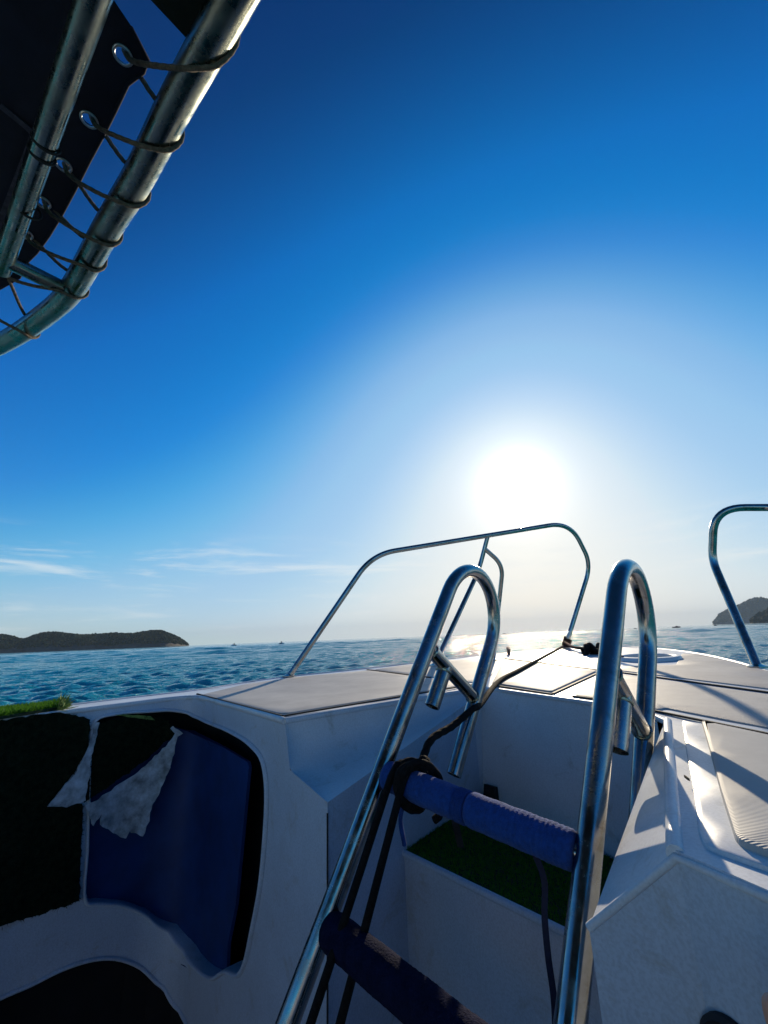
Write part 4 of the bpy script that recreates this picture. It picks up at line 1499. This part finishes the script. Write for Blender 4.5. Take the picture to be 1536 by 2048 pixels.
# ------------------------------------------------------------------ craft on the water
M['craft_white'] = simple('white_craft_paint', (0.70, 0.72, 0.74), 0.4, var=0.05)
M['craft_dark'] = simple('dark_craft_paint', (0.03, 0.035, 0.05), 0.5, var=0.2)
M['vest'] = simple('dark_life_vest', (0.05, 0.03, 0.03), 0.8, var=0.3)
M['foamspray'] = simple('white_spray', (0.80, 0.82, 0.84), 0.9, var=0.05)
def sea_at(x, dist):
    d = ray(x, 1275 - (x - 768) * 0.0394)
    h = math.hypot(d[0], d[1])
    return V(d[0] / h * dist, d[1] / h * dist, SEA)
def loft(name, sections, mat, parent):
    m = len(sections[0])
    verts = [p for s_ in sections for p in s_]
    faces = [(i * m + k, i * m + (k + 1) % m, (i + 1) * m + (k + 1) % m, (i + 1) * m + k) for i in range(len(sections) - 1) for k in range(m)]
    faces += [tuple(range(m)), tuple(range(len(verts) - 1, len(verts) - m - 1, -1))]
    return mesh_obj(name, verts, faces, mat, parent, smooth=True, auto=40)
def hull_sections(L, B, H, sheer=0.3, n=9):
    out = []
    for i in range(n):
        f = i / (n - 1)
        w = B / 2 * (1 - max(0, (f - 0.45) / 0.55) ** 2.2) + 0.02
        z1 = H * (0.8 + sheer * f * f)
        kz = -0.15 + 0.5 * H * max(0, (f - 0.7) / 0.3) ** 2
        x = (f - 0.5) * L
        out.append([(x, -w, z1), (x, -w * 0.95, z1 * 0.5), (x, -w * 0.6, kz * 0.5), (x, 0, kz), (x, w * 0.6, kz * 0.5), (x, w * 0.95, z1 * 0.5), (x, w, z1), (x, 0, z1 * 1.04)])
    return out
def jetski(px, dist, heading, label, plabel, slabel):
    c = sea_at(px, dist)
    o = thing('jet_ski', label, 'jet ski', 'jet skis crossing before the headland', c)
    o.rotation_euler[2] = heading
    loft('hull', hull_sections(3.1, 1.15, 0.62, 0.35), M['craft_white'], o)
    loft('seat', [[(x, -w, 0.55), (x, -w * 0.8, z), (x, w * 0.8, z), (x, w, 0.55)] for x, w, z in ((-1.2, 0.2, 0.72), (-0.6, 0.24, 0.88), (0.1, 0.24, 0.88), (0.3, 0.22, 1.0))], M['craft_dark'], o)
    loft('handlebar_console', [[(x, -w, 0.6), (x, -w * 0.7, z), (x, w * 0.7, z), (x, w, 0.6)] for x, w, z in ((0.3, 0.25, 1.02), (0.55, 0.25, 1.12), (1.1, 0.2, 0.75))], M['craft_white'], o)
    tube('handlebar', [(0.42, -0.4, 1.12), (0.5, 0, 1.14), (0.42, 0.4, 1.12)], 0.03, M['craft_dark'], o, seg=8)
    p = thing('person', plabel, 'person', None, c)
    p.rotation_euler[2] = heading
    nd = [(-0.35, 0, 0.98), (-0.28, 0, 1.25), (-0.15, 0, 1.52), (-0.10, 0, 1.66), (-0.06, 0, 1.80),
          (-0.14, 0.2, 1.5), (0.12, 0.3, 1.3), (0.40, 0.32, 1.16), (-0.14, -0.2, 1.5), (0.12, -0.3, 1.3), (0.40, -0.32, 1.16),
          (0.05, 0.28, 0.92), (-0.12, 0.36, 0.52), (0.08, 0.36, 0.46), (0.05, -0.28, 0.92), (-0.12, -0.36, 0.52), (0.08, -0.36, 0.46)]
    ed = [(0, 1), (1, 2), (2, 3), (3, 4), (2, 5), (5, 6), (6, 7), (2, 8), (8, 9), (9, 10), (0, 11), (11, 12), (12, 13), (0, 14), (14, 15), (15, 16)]
    rd = [0.17, 0.17, 0.17, 0.07, 0.115, 0.07, 0.05, 0.04, 0.07, 0.05, 0.04, 0.10, 0.06, 0.05, 0.10, 0.06, 0.05]
    skin_mesh('body', nd, ed, rd, M['vest'], p, 1)
    iv, jf = ico_data()
    TV, TF = [], []
    for k in range(150):
        f = rng.random()
        s_ = 0.05 + 0.10 * rng.random()
        cpos = V(-1.2 - 5.5 * f + rng.normal(0, 0.3), rng.normal(0, 0.35 + 0.6 * f), 0.05 + abs(rng.normal(0, 0.20)) * (1 - f))
        if k < 40:
            cpos = V(0.4 + rng.normal(0, 0.8), (0.75 + rng.random() * 0.5) * random.choice((-1, 1)), 0.05 + abs(rng.normal(0, 0.15)))
        TV.append(iv * s_ * (1 + rng.normal(0, 0.25, (len(iv), 1))) * V(1.4, 1, 0.6) + cpos)
        TF.append(jf + len(iv) * k)
    w = mesh_obj('wake_spray', np.concatenate(TV), np.concatenate(TF), M['foamspray'])
    w.location = c
    w.rotation_euler[2] = heading
    w['kind'] = 'stuff'
    w['label'] = slabel
jetski(468, 250, math.radians(200), 'white jet ski nearer the wooded headland, throwing spray', 'rider in a dark vest on the jet ski nearer the headland', 'white spray round the jet ski nearer the headland')
jetski(563, 225, math.radians(-12), 'jet ski nearer the port bow rail, on open water', 'rider in a dark vest on the jet ski nearer the bow rail', 'white spray round the jet ski nearer the bow rail')
def motorboat(px, dist, L, heading, label, mat):
    c = sea_at(px, dist)
    o = thing('motorboat', label, 'boat', 'motorboats on the horizon', c)
    o.rotation_euler[2] = heading
    k = L / 7.0
    loft('hull', hull_sections(L, 2.3 * k, 1.1 * k, 0.45), mat, o)
    loft('windscreen', [[(x * k, -w * k, 0.9 * k), (x * k, -w * 0.8 * k, z * k), (x * k, w * 0.8 * k, z * k), (x * k, w * k, 0.9 * k)] for x, w, z in ((-0.6, 0.8, 1.6), (0.2, 0.8, 1.7), (0.9, 0.7, 1.05))], M['craft_dark'], o)
    tube('outboard', [(-L / 2 - 0.1 * k, 0, 0.0), (-L / 2 - 0.15 * k, 0, 1.25 * k)], 0.22 * k, M['craft_dark'], o, seg=8)
motorboat(1353, 420, 6.5, math.radians(10), 'dark motorboat on the horizon right of the ladder hook', M['craft_dark'])
motorboat(1431, 620, 4.5, math.radians(25), 'small motorboat on the horizon below the hazy island', M['craft_dark'])
motorboat(1008, 700, 4.5, math.radians(180), 'tiny motorboat in the sun glare beside the ladder hook', M['craft_dark'])
motorboat(1270, 700, 4.5, math.radians(200), 'tiny motorboat seen through the right ladder hook', M['craft_dark'])

# ------------------------------------------------------------------ haze
hz_m = bpy.data.materials.new('sea_haze')
hz_m.use_nodes = True
ht = hz_m.node_tree
ht.nodes.clear()
hvn = ht.nodes.new('ShaderNodeVolumePrincipled')
hvn.inputs['Color'].default_value = (0.66, 0.84, 1.0, 1)
hvn.inputs['Density'].default_value = 0.000065
hvn.inputs['Anisotropy'].default_value = 0.0
ho = ht.nodes.new('ShaderNodeOutputMaterial')
ht.links.new(hvn.outputs[0], ho.inputs['Volume'])
hs = 9300.0
HAZE_TOP = max((o.matrix_basis @ Vector(c)).z for o in bpy.data.objects if o.name.startswith(('forest', 'island')) for c in o.bound_box) + 15.0
hzv = [(x, y, z) for z in (SEA - 3.0, HAZE_TOP) for x, y in ((-hs, -hs), (hs, -hs), (hs, hs), (-hs, hs))]
hz = mesh_obj('haze', hzv, [(3, 2, 1, 0), (4, 5, 6, 7), (0, 1, 5, 4), (1, 2, 6, 5), (2, 3, 7, 6), (3, 0, 4, 7)], hz_m)
hz['kind'] = 'stuff'
hz['label'] = 'pale haze over the sea'
